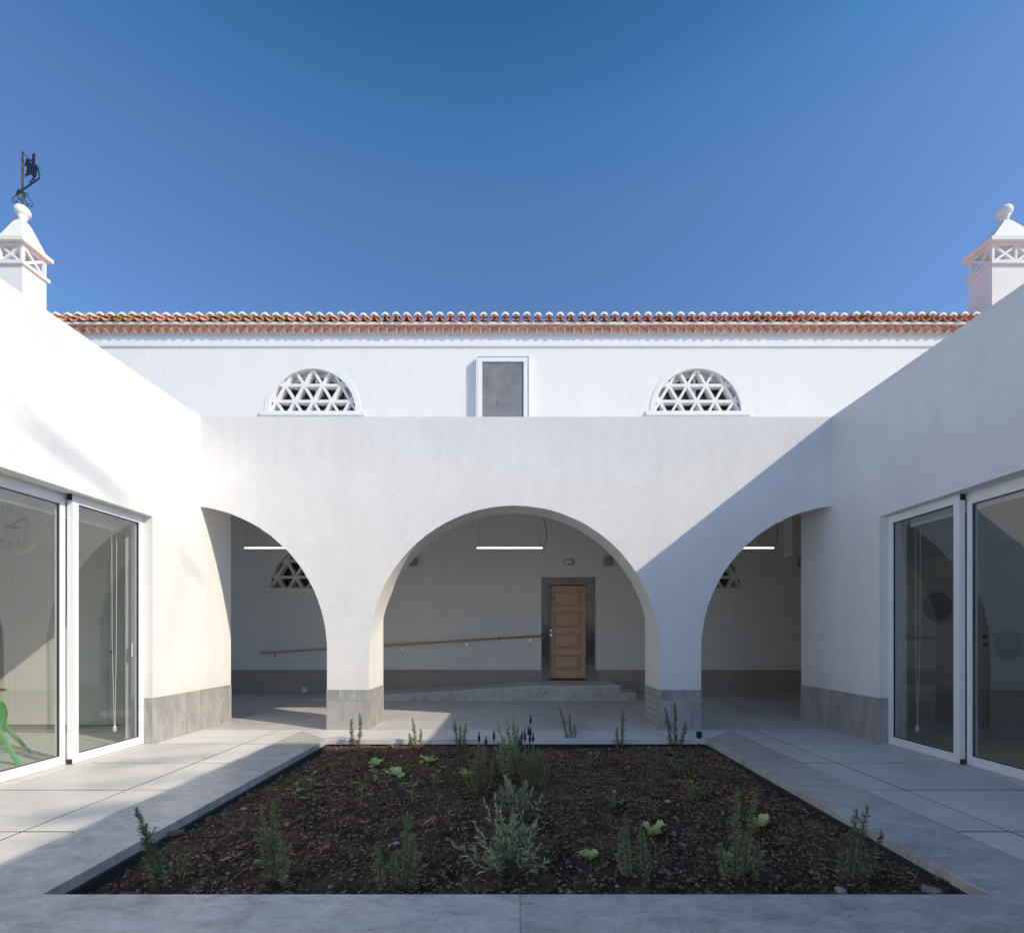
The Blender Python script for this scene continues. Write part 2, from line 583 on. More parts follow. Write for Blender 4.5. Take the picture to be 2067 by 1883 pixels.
def simple_var(name, stops, scale=8, rough=0.7, rnd=True, spec=0.3, trans=0.0):
    m = mat(name, stops[0][1], rough, spec=spec)
    q = NG(m)
    v = q.coords((1, 1, 1), rnd)
    c = q.ramp(q.noise(v, scale, 4, 0.6), stops)
    q.l(c, q.b.inputs['Base Color'])
    if trans > 0:
        t = q.n('BsdfTranslucent')
        q.l(c, t.inputs[0])
        mx = q.n('MixShader'); mx.inputs[0].default_value = trans
        o = [n for n in q.t.nodes if n.type == 'OUTPUT_MATERIAL'][0]
        q.l(q.b.outputs[0], mx.inputs[1]); q.l(t.outputs[0], mx.inputs[2]); q.l(mx.outputs[0], o.inputs[0])
    return m


M['clod'] = simple_var('clod', [(0.3, (0.032, 0.022, 0.016)), (0.5, (0.13, 0.085, 0.058)), (0.68, (0.42, 0.29, 0.20))], 40, 0.95, False, 0.1)
M['pebble'] = simple_var('pebble', [(0.3, (0.16, 0.12, 0.09)), (0.55, (0.30, 0.25, 0.21)), (0.8, (0.45, 0.42, 0.39))], 9, 0.8, False, 0.2)
M['rock'] = simple_var('rock', [(0.3, (0.20, 0.18, 0.16)), (0.6, (0.36, 0.34, 0.32)), (0.8, (0.45, 0.43, 0.41))], 12, 0.8, True, 0.2)
M['straw'] = simple_var('straw', [(0.3, (0.20, 0.12, 0.06)), (0.55, (0.36, 0.25, 0.13)), (0.8, (0.5, 0.4, 0.26))], 7, 0.7, False, 0.3)
M['rosemary_green'] = simple_var('rosemary_green', [(0.3, (0.16, 0.22, 0.085)), (0.6, (0.26, 0.33, 0.14)), (0.8, (0.36, 0.42, 0.22))], 30, 0.6, True, 0.3, 0.15)
M['rosemary_pale'] = simple_var('rosemary_pale', [(0.3, (0.30, 0.31, 0.18)), (0.6, (0.44, 0.44, 0.28)), (0.8, (0.58, 0.56, 0.40))], 30, 0.7, True, 0.3, 0.15)
M['rosemary_dark'] = simple_var('rosemary_dark', [(0.3, (0.08, 0.125, 0.06)), (0.6, (0.135, 0.195, 0.10)), (0.8, (0.20, 0.27, 0.15))], 30, 0.6, True, 0.3, 0.15)
M['rosemary_yellow'] = simple_var('rosemary_yellow', [(0.3, (0.24, 0.32, 0.06)), (0.8, (0.42, 0.48, 0.14))], 30, 0.6, True, 0.3, 0.2)
M['silver_leaf'] = simple_var('silver_leaf', [(0.3, (0.31, 0.35, 0.20)), (0.55, (0.43, 0.47, 0.29)), (0.8, (0.58, 0.60, 0.42))], 14, 0.75, True, 0.2, 0.15)
M['olive_leaf'] = simple_var('olive_leaf', [(0.3, (0.26, 0.29, 0.12)), (0.55, (0.42, 0.44, 0.22)), (0.8, (0.58, 0.54, 0.34))], 22, 0.7, True, 0.3, 0.15)
M['purple_flower'] = mat('purple_flower', (0.035, 0.022, 0.045), 0.8)
M['lilac_flower'] = mat('lilac_flower', (0.5, 0.5, 0.8), 0.7)
M['yellow_flower'] = mat('yellow_flower', (0.75, 0.6, 0.05), 0.7)
M['stem_brown'] = mat('stem_brown', (0.12, 0.085, 0.055), 0.8)
M['stem_green'] = mat('stem_green', (0.17, 0.25, 0.09), 0.6)
M['lettuce'] = simple_var('lettuce', [(0.3, (0.44, 0.55, 0.20)), (0.55, (0.62, 0.71, 0.34)), (0.8, (0.78, 0.80, 0.52))], 18, 0.5, True, 0.4, 0.3)
M['lettuce_red'] = simple_var('lettuce_red', [(0.36, (0.16, 0.04, 0.045)), (0.50, (0.36, 0.14, 0.10)), (0.62, (0.60, 0.46, 0.34))], 22, 0.5, True, 0.4, 0.25)
M['pepper_leaf'] = simple_var('pepper_leaf', [(0.3, (0.11, 0.24, 0.065)), (0.6, (0.18, 0.35, 0.10)), (0.8, (0.26, 0.45, 0.15))], 15, 0.4, True, 0.5, 0.25)
M['tomato_leaf'] = simple_var('tomato_leaf', [(0.3, (0.09, 0.18, 0.07)), (0.6, (0.15, 0.27, 0.10)), (0.8, (0.24, 0.36, 0.12))], 15, 0.5, True, 0.4, 0.25)
M['bark'] = simple_var('bark', [(0.3, (0.10, 0.08, 0.06)), (0.7, (0.2, 0.17, 0.14))], 6, 0.9)

m = bpy.data.materials.new('tube_light')
m.use_nodes = True
b = m.node_tree.nodes['Principled BSDF']
b.inputs['Base Color'].default_value = (0.8, 0.8, 0.8, 1)
b.inputs['Emission Color'].default_value = (1.0, 0.93, 0.88, 1)
b.inputs['Emission Strength'].default_value = 0.95
M['tube_light'] = m

# ------------------------------------------------------------------ dimensions (metres)
XW = 4.27                 # inner faces of the two wings
ZP = 4.23                 # top of wings and arcade
YA0, YA1 = 6.54, 7.24     # arcade front and back
YB = 10.6                 # main building face
PL = 0.54                 # plinth height
XC = -0.0275              # centre of the middle arch
HA, PW = 1.96, 0.57       # half span, pier width

# ------------------------------------------------------------------ ground
mb = MB()
mb.quad((-300, -300, -0.35), (300, -300, -0.35), (300, 300, -0.35), (-300, 300, -0.35))
tag(mb.build('ground', M['earth']), kind='structure')

# courtyard paving: a bed with every slab a piece of its own
bed = MB()
for (x0, x1, y0, y1) in ((-XW, -2.30, -7.0, 7.26), (2.30, XW, -7.0, 7.26), (-2.30, 2.30, -7.0, 2.35), (-2.30, 2.30, 5.95, 7.26)):
    bed.box(x0, x1, y0, y1, -0.34, -0.06)
paving = tag(bed.build('courtyard_paving', M['joint_dark']), kind='structure')
ROWS = [-7.06, -6.21, -5.36, -4.51, -3.66, -2.81, -1.96, -1.11, -0.26, 0.59, 1.44, 2.29, 3.14, 3.99, 4.84, 5.69, YA0]


def slab(parent, x0, x1, y0, y1, mt, gap=0.007, z=0.0, th=0.03):
    b_ = MB()
    b_.cbox(x0 + gap, x1 - gap, y0 + gap, y1 - gap, z - th, z + random.uniform(-0.0007, 0.0007), 0.0012)
    for i, f in enumerate(b_.f):
        if i != 1 and i % 2 == 0 and i > 1:
            b_.m[i] = 1
    return b_.build('paving_slab', [mt, M['joint_dark'] if th > 0.01 else M['grout']], parent)


for i in range(len(ROWS) - 1):
    y0, y1 = ROWS[i], ROWS[i + 1]
    for sx in (-1, 1):
        for a, b_ in ((2.862, 3.21), (3.21, XW)):
            x0, x1 = (sx * a, sx * b_) if sx > 0 else (sx * b_, sx * a)
            slab(paving, x0, x1, y0, y1, M['stone_paving'])
for i in range(10):
    for k in range(5):
        slab(paving, -2.862 + k * 1.1448, -2.862 + (k + 1) * 1.1448, ROWS[i], ROWS[i + 1], M['stone_paving'])
for k in range(5):
    slab(paving, -2.862 + k * 1.1448, -2.862 + (k + 1) * 1.1448, 1.44, 1.845, M['stone_paving'])
# narrow strip and thresholds between the piers
for k in range(4):
    slab(paving, -2.862 + k * 1.431, -2.862 + (k + 1) * 1.431, 6.452, YA0, M['stone_paving'], 0.002)

# planter: coping of mitred slabs round the bed
planter = thing('planter', 'sunken rectangular planting bed edged with mitred grey stone slabs', 'planter', (0, 4.1, 0))
XI, XO, YN0, YN1, YF0, YF1 = 2.325, 2.858, 1.85, 2.372, 5.93, 6.445


def coping(poly, mt='stone_coping'):
    b_ = MB()
    n = len(poly)
    cx_ = sum(p[0] for p in poly) / n; cy_ = sum(p[1] for p in poly) / n
    ins = []
    for p in poly:
        d = Vector((cx_ - p[0], cy_ - p[1])); L = d.length
        ins.append((p[0] + d.x / L * 0.004, p[1] + d.y / L * 0.004))
    zt = 0.003
    vs = [(x, y, -0.058) for x, y in poly] + [(x, y, zt - 0.004) for x, y in poly] + [(x, y, zt) for x, y in ins]
    fs = [tuple(range(n - 1, -1, -1)), tuple(range(2 * n, 3 * n))]
    for i in range(n):
        j = (i + 1) % n
        fs.append((i, j, n + j, n + i)); fs.append((n + i, n + j, 2 * n + j, 2 * n + i))
    b_.add(vs, fs)
    b_.build('coping_slab', M[mt], planter)


e = 0.0006
for sx in (-1, 1):
    def S(pts):
        pts = [(sx * x, y) for x, y in pts]
        return pts if sx > 0 else pts[::-1]
    coping(S([(XI, YN1 + e), (XO, YN0 + e + 0.012), (XO, 3.20 - e), (XI, 3.20 - e)]))
    coping(S([(XI, 3.20 + e), (XO, 3.20 + e), (XO, 4.70 - e), (XI, 4.70 - e)]))
    coping(S([(XI, 4.70 + e), (XO, 4.70 + e), (XO, YF1 - e), (XI, YF0 - e)]))
coping([(-XO, YN0), (0.02 - e, YN0), (0.02 - e, YN1), (-XI, YN1)])
coping([(0.02 + e, YN0), (XO, YN0), (XI, YN1), (0.02 + e, YN1)])
coping([(-XI, YF0), (-0.62 - e, YF0), (-0.62 - e, YF1), (-XO, YF1)], 'stone_paving')
coping([(-0.62 + e, YF0), (1.02 - e, YF0), (1.02 - e, YF1), (-0.62 + e, YF1)], 'stone_paving')
coping([(1.02 + e, YF0), (XI, YF0), (XO, YF1), (1.02 + e, YF1)], 'stone_paving')
# liner of the pit, set back under the coping
b_ = MB()
for (x0, x1, y0, y1) in ((-XI - 0.06, -XI - 0.03, YN1 - 0.03, YF0 + 0.03), (XI + 0.03, XI + 0.06, YN1 - 0.03, YF0 + 0.03),
                         (-XI - 0.06, XI + 0.06, YN1 - 0.06, YN1 - 0.03), (-XI - 0.06, XI + 0.06, YF0 + 0.03, YF0 + 0.06)):
    b_.box(x0, x1, y0, y1, -0.4, -0.06)
b_.build('pit_liner', M['joint_dark'], planter)

# ------------------------------------------------------------------ arcade
arc = thing('arcade', 'white rendered arcade with a wide middle arch and two cut side arches', 'arcade', (0, YA0, 0))


def arch_fn(xc, front):
    R, zc = (HA, 1.07) if front else (2.01, 1.085)
    def fz(x):
        d = max(-HA, min(HA, x - xc))
        return zc + math.sqrt(max(0.0, R * R - d * d))
    return fz


def rough_edge(x, y):
    return 0.006 * mnoise.noise(Vector((x * 9, y * 3, 1.3))) + 0.004 * mnoise.noise(Vector((x * 31, y * 3, 7.3)))


xp = [(XC - HA - PW, XC - HA), (XC + HA, XC + HA + PW)]          # piers
arches = [(-XW, XC - HA - PW, XC - 2 * HA - PW), (XC - HA, XC + HA, XC), (XC + HA + PW, XW, XC + 2 * HA + PW)]
b_ = MB()
for (x0, x1) in xp:
    b_.quad((x0, YA0, 0), (x1, YA0, 0), (x1, YA0, ZP), (x0, YA0, ZP))
    b_.quad((x1, YA1, 0), (x0, YA1, 0), (x0, YA1, ZP), (x1, YA1, ZP))
for (x0, x1, xc) in arches:
    ff, fb = arch_fn(xc, True), arch_fn(xc, False)
    N = 72
    a0 = math.acos(max(-1, min(1, (x0 - xc) / HA))); a1 = math.acos(max(-1, min(1, (x1 - xc) / HA)))
    xs = [xc + HA * math.cos(a0 + (a1 - a0) * i / N) for i in range(N + 1)]
    xs[0], xs[-1] = x0, x1
    for i in range(N):
        xa, xb = xs[i], xs[i + 1]
        fa, fb_ = ff(xa) + rough_edge(xa, 0), ff(xb) + rough_edge(xb, 0)
        ba, bb = fb(xa), fb(xb)
        b_.smooth = False
        b_.quad((xa, YA0, fa), (xb, YA0, fb_), (xb, YA0, ZP), (xa, YA0, ZP))
        b_.quad((xb, YA1, bb), (xa, YA1, ba), (xa, YA1, ZP), (xb, YA1, ZP))
        b_.smooth = True
        b_.quad((xb, YA0, fb_), (xa, YA0, fa), (xa, YA1, ba), (xb, YA1, bb))
    b_.smooth = False
    for x, sgn in ((x0, 1), (x1, -1)):
        if abs(abs(x) - XW) < 1e-6: continue
        pts = [(x, YA0, 0), (x, YA1, 0), (x, YA1, fb(x)), (x, YA0, ff(x) + rough_edge(x, 0))]
        b_.quad(*(pts if sgn < 0 else pts[::-1]))
b_.quad((-XW, YA0, ZP), (XW, YA0, ZP), (XW, YA0 + 0.32, ZP), (-XW, YA0 + 0.32, ZP))
b_.build('wall', M['plaster_arcade'], arc)


def plinth(parent, x0, x1, y0, y1, z0, z1, mt='stone_plinth'):
    p_ = MB()
    p_.box(x0, x1, y0, y1, z0, z1)
    return p_.build('plinth_slab', M[mt], parent)


t_ = 0.005
for k, (x0, x1) in enumerate(xp):
    for z0, z1 in ((0.0, 0.392), (0.396, PL)):
        plinth(arc, x0 - t_, x1 + t_, YA0 - t_, YA0 - 0.0005, z0, z1)
        plinth(arc, x0 - t_, x0 - 0.0005, YA0, YA1 + t_, z0, z1)
        plinth(arc, x1 + 0.0005, x1 + t_, YA0, YA1 + t_, z0, z1)
for o in list(arc.children):
    if o.name.startswith('plinth') and k == 1:
        xs_ = [v.co.x for v in o.data.vertices]
        if max(xs_) < 1.95 and min(xs_) > 1.9:
            o.data.materials[0] = M['stone_banded']

# ------------------------------------------------------------------ gallery floor
gb = MB()
gb.box(-9.0, 9.0, 7.262, YB - 0.001, -0.34, -0.006)
gb.box(-XW, XW, YA0 + 0.002, 7.26, -0.03, -0.006)
gallery = tag(gb.build('gallery_floor', M['grout']), kind='structure')
GX = [-0.045 + 0.52 * k for k in range(-13, 14)]
for i in range(len(GX) - 1):
    for (y0, y1) in ((7.285, 9.46), (9.46, YB - 0.003)):
        if y0 > 9 and GX[i] > -4.2 and GX[i + 1] < 2.0:
            continue
        slab(gallery, GX[i], GX[i + 1], y0, y1, M['stone_gallery'], 0.003, -0.001, 0.004)
TH = [-XW, -3.4, xp[0][0], xp[0][1], -0.62, 1.02, xp[1][0], xp[1][1], 3.4, XW]
for i in range(len(TH) - 1):
    if i in (2, 6):
        continue
    slab(gallery, TH[i], TH[i + 1], YA0 + 0.004, 7.285, M['stone_gallery'], 0.003, 0.0, 0.004)

# ------------------------------------------------------------------ main building
main = thing('main_building', 'tall white limewashed building with tiled eaves behind the arcade', 'building', (0, YB, 0))


def arc_hi(xc, zc, R):
    return lambda x: zc + math.sqrt(max(0, R * R - (x - xc) ** 2))


LUN = [(-4.46, 6.18), (3.99, 6.18), (-4.44, 2.31), (4.0, 2.31)]
RI, RO = 0.955, 1.055
DX0, DX1, DZ0, DZ1 = 0.725, 1.545, 0.30, 2.385
WX0, WX1, WZ0, WZ1 = -0.735, 0.165, 5.55, 7.22
holes = [(x - RI, x + RI, (lambda z: (lambda xx: z))(z), arc_hi(x, z, RI)) for x, z in LUN]
holes.append((DX0, DX1, lambda x: 0.0, lambda x: DZ1))
holes.append((WX0, WX1, lambda x: WZ0, lambda x: WZ1))


def holed_wall(b_, X0, X1, y0, y1, Z0, Z1, holes, n=28):
    xs = {X0, X1}
    for h in holes:
        for i in range(n + 1):
            c_ = (h[0] + h[1]) / 2; r = (h[1] - h[0]) / 2
            xs.add(round(c_ - r * math.cos(PI * i / n), 5))
    xs = sorted(xs)
    for xa, xb in zip(xs[:-1], xs[1:]):
        if xb - xa < 1e-6: continue
        xm = (xa + xb) / 2
        act = sorted([h for h in holes if h[0] - 1e-5 <= xm <= h[1] + 1e-5], key=lambda h: h[2](xm))
        lo_a = lo_b = Z0
        for h in act:
            ha, hb = h[2](xa), h[2](xb)
            if ha > lo_a + 1e-6:
                b_.quad((xa, y0, lo_a), (xb, y0, lo_b), (xb, y0, hb), (xa, y0, ha))
            b_.quad((xa, y0, ha), (xb, y0, hb), (xb, y1, hb), (xa, y1, ha))
            ta, tb = h[3](xa), h[3](xb)
            b_.quad((xb, y0, tb), (xa, y0, ta), (xa, y1, ta), (xb, y1, tb))
            lo_a, lo_b = ta, tb
        b_.quad((xa, y0, lo_a), (xb, y0, lo_b), (xb, y0, Z1), (xa, y0, Z1))
    for h in holes:
        for x in (h[0], h[1]):
            if h[3](x) - h[2](x) > 1e-4:
                b_.quad((x, y0, h[2](x)), (x, y1, h[2](x)), (x, y1, h[3](x)), (x, y0, h[3](x)))


BX = 13.6
ZG = 4.16           # top of the flat roof over the gallery
b_ = MB()
holed_wall(b_, -BX, BX, YB, YB + 0.45, ZG, 8.0, [h for h in holes if h[3]((h[0] + h[1]) / 2) > 5])
b_.quad((-BX, YB, 8.0), (BX, YB, 8.0), (BX, YB + 0.4, 8.0), (-BX, YB + 0.4, 8.0))
b_.box(-BX, -BX + 0.01, YB + 0.002, 20, 0, 8.0)
b_.box(BX - 0.01, BX, YB + 0.002, 20, 0, 8.0)
b_.box(-BX + 0.02, BX - 0.02, 19.9, 20, 0, 8.0)
b_.build('wall', M['limewash'], main)
b_ = MB()
holed_wall(b_, -BX, BX, YB, YB + 0.45, 0.0, ZG, [h for h in holes if h[3]((h[0] + h[1]) / 2) < 4])
b_.build('gallery_wall', M['gallery_plaster'], main)
b_ = MB()
b_.box(-9, DX0 - 0.175, YB - 0.004, YB - 0.0005, 0, 0.527)
b_.box(DX1 + 0.185, 9, YB - 0.004, YB - 0.0005, 0, 0.527)
b_.build('painted_skirting', M['taupe_paint'], main)
# dark floors and partitions inside
b_ = MB()
b_.box(-BX + 0.05, BX - 0.05, YB + 1.6, YB + 1.62, 0, 8)
b_.box(-BX + 0.05, BX - 0.05, YB + 0.46, YB + 1.6, 4.4, 4.45)
b_.build('inner_partition', M['room_grey'], main)
# flat roof over the gallery with ceiling
b_ = MB()
b_.box(-9.0, 9.0, YA1 + 0.004, YB - 0.002, 4.0, ZG)
b_.build('gallery_roof', M['ceiling_paint'], main)
b_ = MB()
b_.box(-9.02, -9.0, YA1, YA1 + 0.4, 0, ZG)
b_.build('gallery_end_wall', M['gallery_plaster'], main)
b_ = MB()
b_.box(9.0, 9.02, YA1, YB, 0, ZG)
b_.build('gallery_end_wall', M['gallery_plaster'], main)

# lunette windows
for i, (x, z) in enumerate(LUN):
    upper = z > 5
    mw = M['limewash'] if upper else M['gallery_plaster']
    b_ = MB()
    n = 40
    for k in range(n):
        a, c_ = PI * k / n, PI * (k + 1) / n
        pts = []
        for r, yy in ((RI - 0.012, YB - 0.012), (RO, YB - 0.012), (RO, YB - 0.0005), (RI - 0.012, YB + 0.03)):
            pts.append((x + r * math.cos(a), yy, z + r * math.sin(a)))
            pts.append((x + r * math.cos(c_), yy, z + r * math.sin(c_)))
        b_.smooth = True
        b_.quad(pts[0], pts[2], pts[3], pts[1])
        b_.quad(pts[2], pts[4], pts[5], pts[3])
        b_.quad(pts[6], pts[0], pts[1], pts[7])
    win = b_.build('lunette_window', mw, main)
    s_ = MB()
    s_.box(x - 1.145, x + 1.145, YB - 0.04, YB + 0.12, z - 0.085, z + 0.002) if upper else s_.box(x - 1.145, x + 1.145, YB - 0.065, YB + 0.12, z - 0.09, z + 0.002)
    s_.build('sill', mw, win)
    # triangular lattice
    def bars(dirv, offs, yoff):
        for o_ in offs:
            d = Vector(dirv).normalized()
            nrm = Vector((-d.y, d.x))
            p0 = nrm * o_
            R = RI + 0.005
            h2 = R * R - p0.length_squared
            if h2 <= 0.01: continue
            hl = math.sqrt(h2)
            a, c_ = p0 - d * hl, p0 + d * hl
            if a.y > c_.y: a, c_ = c_, a
            if c_.y <= 0.06: continue
            if a.y < 0:
                tt = -a.y / (c_.y - a.y); a = a + (c_ - a) * tt
            if (c_ - a).length < 0.12: continue
            L = MB()
            L.bar((x + a.x, YB + 0.085 + yoff, z + a.y), (x + c_.x, YB + 0.085 + yoff, z + c_.y), 0.09, 0.068, (0, 1, 0)) if False else None
            dd = (c_ - a).normalized(); nn = Vector((-dd.y, dd.x)) * 0.030
            y0, y1 = YB + 0.045 + yoff, YB + 0.19 + yoff
            P = [a + nn, a - nn, c_ - nn, c_ + nn]
            P = [Vector((p.x, max(0.001, p.y))) for p in P]
            L.prism([(x + p.x, z + p.y) for p in P], 'y', y0, y1)
            L.build('lattice_bar', mw, win)
    s3 = math.sqrt(3) / 2
    bars((1, 0), [0.252, 0.604], 0.0)
    base_off = 0.252
    # diagonals through nodes spaced 0.406 on the first row
    sp = 0.406
    bars((0.5, s3), [-((kk * sp - 0.01) * s3) + base_off * 0.5 for kk in range(-3, 4)], 0.002)
    bars((-0.5, s3), [-((kk * sp - 0.01) * s3) - base_off * 0.5 for kk in range(-3, 4)], 0.004)
    p_ = MB()
    nseg = 24
    for k in range(nseg):
        a, c_ = PI * k / nseg, PI * (k + 1) / nseg
        p_.add([(x, YB + 0.27, z), (x + RI * math.cos(a), YB + 0.27, z + RI * math.sin(a)), (x + RI * math.cos(c_), YB + 0.27, z + RI * math.sin(c_))], [(0, 1, 2)])
    p_.build('pane', M['glass_old'], win)
    fr = MB()
    for k in range(nseg):
        a, c_ = PI * k / nseg, PI * (k + 1) / nseg
        P = [(x + r * math.cos(t), z + r * math.sin(t)) for r, t in ((RI - 0.1, a), (RI - 0.001, a), (RI - 0.001, c_), (RI - 0.1, c_))]
        fr.prism(P, 'y', YB + 0.22, YB + 0.265)
    fr.box(x - RI + 0.1, x + RI - 0.1, YB + 0.22, YB + 0.265, z + 0.003, z + 0.08)
    fr.box(x - 0.03, x + 0.03, YB + 0.22, YB + 0.265, z + 0.08, z + RI - 0.1)
    fr.build('frame', M['white_metal'] if upper else M['gallery_plaster'], win)

# projecting casement on the upper wall
b_ = MB()
yf = YB - 0.12
FX0, FX1, FZ1 = -0.868, 0.292, 7.345
b_.box(FX0, FX0 + 0.022, yf, YB - 0.001, WZ0, FZ1)
b_.box(FX1 - 0.022, FX1, yf, YB - 0.001, WZ0, FZ1)
b_.box(FX0 + 0.022, FX1 - 0.022, yf, YB - 0.001, FZ1 - 0.022, FZ1)
casement = b_.build('casement_window', M['white_metal'], main)
b_ = MB()
ya, yb = yf + 0.012, yf + 0.06
b_.box(FX0 + 0.03, WX0, ya, yb, WZ0, FZ1 - 0.03)
b_.box(WX1, FX1 - 0.03, ya, yb, WZ0, FZ1 - 0.03)
b_.box(WX0, WX1, ya, yb, WZ1, FZ1 - 0.03)
b_.build('frame', M['white_metal'], casement)
b_ = MB()
b_.box(FX0 + 0.023, FX1 - 0.023, yb + 0.004, YB - 0.002, FZ1 - 0.05, FZ1 - 0.024)
b_.box(FX0 + 0.023, FX0 + 0.028, ya + 0.01, YB - 0.002, WZ0, FZ1 - 0.051)
b_.box(FX1 - 0.028, FX1 - 0.023, ya + 0.01, YB - 0.002, WZ0, FZ1 - 0.051)
b_.build('gasket', M['black_rubber'], casement)
b_ = MB()
b_.box(WX0 + 0.001, WX1 - 0.001, yf + 0.035, yf + 0.042, WZ0, WZ1 - 0.001)
b_.build('pane', M['dusty_pane'], casement)

# stone door surround, door
b_ = MB()
b_.box(DX0 - 0.17, DX0 + 0.002, YB - 0.03, YB + 0.18, 0.30, DZ1 - 0.003)
b_.build('door_jamb', M['door_stone'], main)
b_ = MB()
b_.box(DX1 - 0.002, DX1 + 0.18, YB - 0.03, YB + 0.18, 0.30, DZ1 - 0.003)
b_.build('door_jamb', M['door_stone'], main)
b_ = MB()
b_.box(DX0 - 0.17, DX1 + 0.18, YB - 0.031, YB + 0.18, DZ1, DZ1 + 0.165)
b_.build('door_lintel', M['door_stone'], main)
yd = YB + 0.075
dx0, dx1, dz0, dz1 = DX0 + 0.006, DX1 - 0.006, 0.325, DZ1 - 0.006
b_ = MB()
b_.box(dx0, dx1, yd + 0.024, yd + 0.05, dz0, dz1)
door = b_.build('door', mat('groove_shade_core', (0.10, 0.055, 0.03), 0.7), main)  # core coloured dark so the gaps round the panels read as shadow lines
sw = 0.112
b_ = MB(); b_.box(dx0, dx0 + sw, yd, yd + 0.0235, dz0, dz1); b_.build('stile', M['pine_v'], door)
b_ = MB(); b_.box(dx1 - sw, dx1, yd, yd + 0.0235, dz0, dz1); b_.build('stile', M['pine_v'], door)
def zd(y): return 1.27 - (1150 + y / 6.804 - CY) / F * (YB + 0.07)
rails = [(205, 292), (503, 582), (793, 872), (1083, 1167), (1375, 1490)]
for (a, c_) in rails:
    b_ = MB(); b_.box(dx0 + sw + 0.001, dx1 - sw - 0.001, yd + 0.001, yd + 0.0235, max(dz0, zd(c_)), min(dz1, zd(a))); b_.build('rail', M['pine_h'], door)
for i in range(4):
    z1, z0 = zd(rails[i][1]) - 0.001, zd(rails[i + 1][0]) + 0.001
    xa, xb = dx0 + sw + 0.002, dx1 - sw - 0.002
    b_ = MB()
    m_ = 0.022
    for (p, r) in (((xa, xb, z1 - m_, z1)), ((xa, xb, z0, z0 + m_))) if False else ():
        pass
    xa += 0.006; xb -= 0.006; z1 -= 0.006; z0 += 0.006
    b_.box(xa, xb, yd + 0.006, yd + 0.0235, z1 - m_, z1)
    b_.box(xa, xb, yd + 0.006, yd + 0.0235, z0, z0 + m_)
    b_.box(xa, xa + m_, yd + 0.006, yd + 0.0235, z0 + m_, z1 - m_)
    b_.box(xb - m_, xb, yd + 0.006, yd + 0.0235, z0 + m_, z1 - m_)
    b_.build('moulding', M['pine_h'], door)
    ia, ib, ic, id_ = xa + m_ + 0.006, xb - m_ - 0.006, z0 + m_ + 0.006, z1 - m_ - 0.006
    b_ = MB()
    r_ = 0.045
    vs = [(ia, yd + 0.0225, ic), (ib, yd + 0.0225, ic), (ib, yd + 0.0225, id_), (ia, yd + 0.0225, id_),
          (ia + r_, yd + 0.007, ic + r_), (ib - r_, yd + 0.007, ic + r_), (ib - r_, yd + 0.007, id_ - r_), (ia + r_, yd + 0.007, id_ - r_)]
    b_.add(vs, [(4, 5, 6, 7), (0, 1, 5, 4), (1, 2, 6, 5), (2, 3, 7, 6), (3, 0, 4, 7)])
    b_.build('panel', M['pine_h'], door)
b_ = MB()
hz = zd(832)
b_.disc_y(dx0 + 0.035, yd - 0.006, hz, 0, 0.026, yd, 20)
b_.tube([(dx0 + 0.035, yd - 0.005, hz), (dx0 + 0.035, yd - 0.05, hz), (dx0 + 0.06, yd - 0.055, hz), (dx0 + 0.15, yd - 0.052, hz - 0.004)], 0.009, 8)
b_.build('handle', M['steel'], door)
b_ = MB()
b_.disc_y(dx0 + 0.037, yd - 0.008, zd(893), 0, 0.026, yd, 20)
b_.disc_y(dx0 + 0.037, yd - 0.011, zd(893), 0, 0.009, yd - 0.0082, 12)
b_.build('lock', M['steel'], door)

# stone corbels and the beam end
for (x, z) in ((-2.26, 2.89), (2.0, 2.89), (6.25, 2.88)):
    b_ = MB()
    b_.cbox(x - 0.09, x + 0.09, YB - 0.20, YB - 0.0005, z - 0.095, z + 0.09, 0.008)
    cb_ = b_.build('corbel', M['stone_dark'], main)
    if x < 5:
        b_ = MB()
        b_.box(x - 0.06, x - 0.045, YB - 0.1, YB - 0.085, z + 0.09, z + 0.22)
        b_.box(x - 0.06, x + 0.06, YB - 0.1, YB - 0.085, z + 0.22, z + 0.235)
        b_.build('bracket', M['white_metal'], cb_)
b_ = MB()
b_.box(5.86, 6.6, YB - 0.35, YB - 0.001, 2.972, 3.999)
b_.build('beam_end', M['gallery_plaster'], main)

# eaves
b_ = MB()
b_.box(-BX, BX, YB - 0.03, YB - 0.001, 7.60, 7.80)
b_.box(-BX, BX, YB - 0.012, YB - 0.0011, 7.575, 7.5995)
b_.build('cornice', M['limewash'], main)
b_ = MB()
b_.box(-BX, BX, YB - 0.19, YB - 0.001, 7.985, 8.022)
b_.build('eaves_course', M['limewash'], main)
PITCH = math.radians(21)


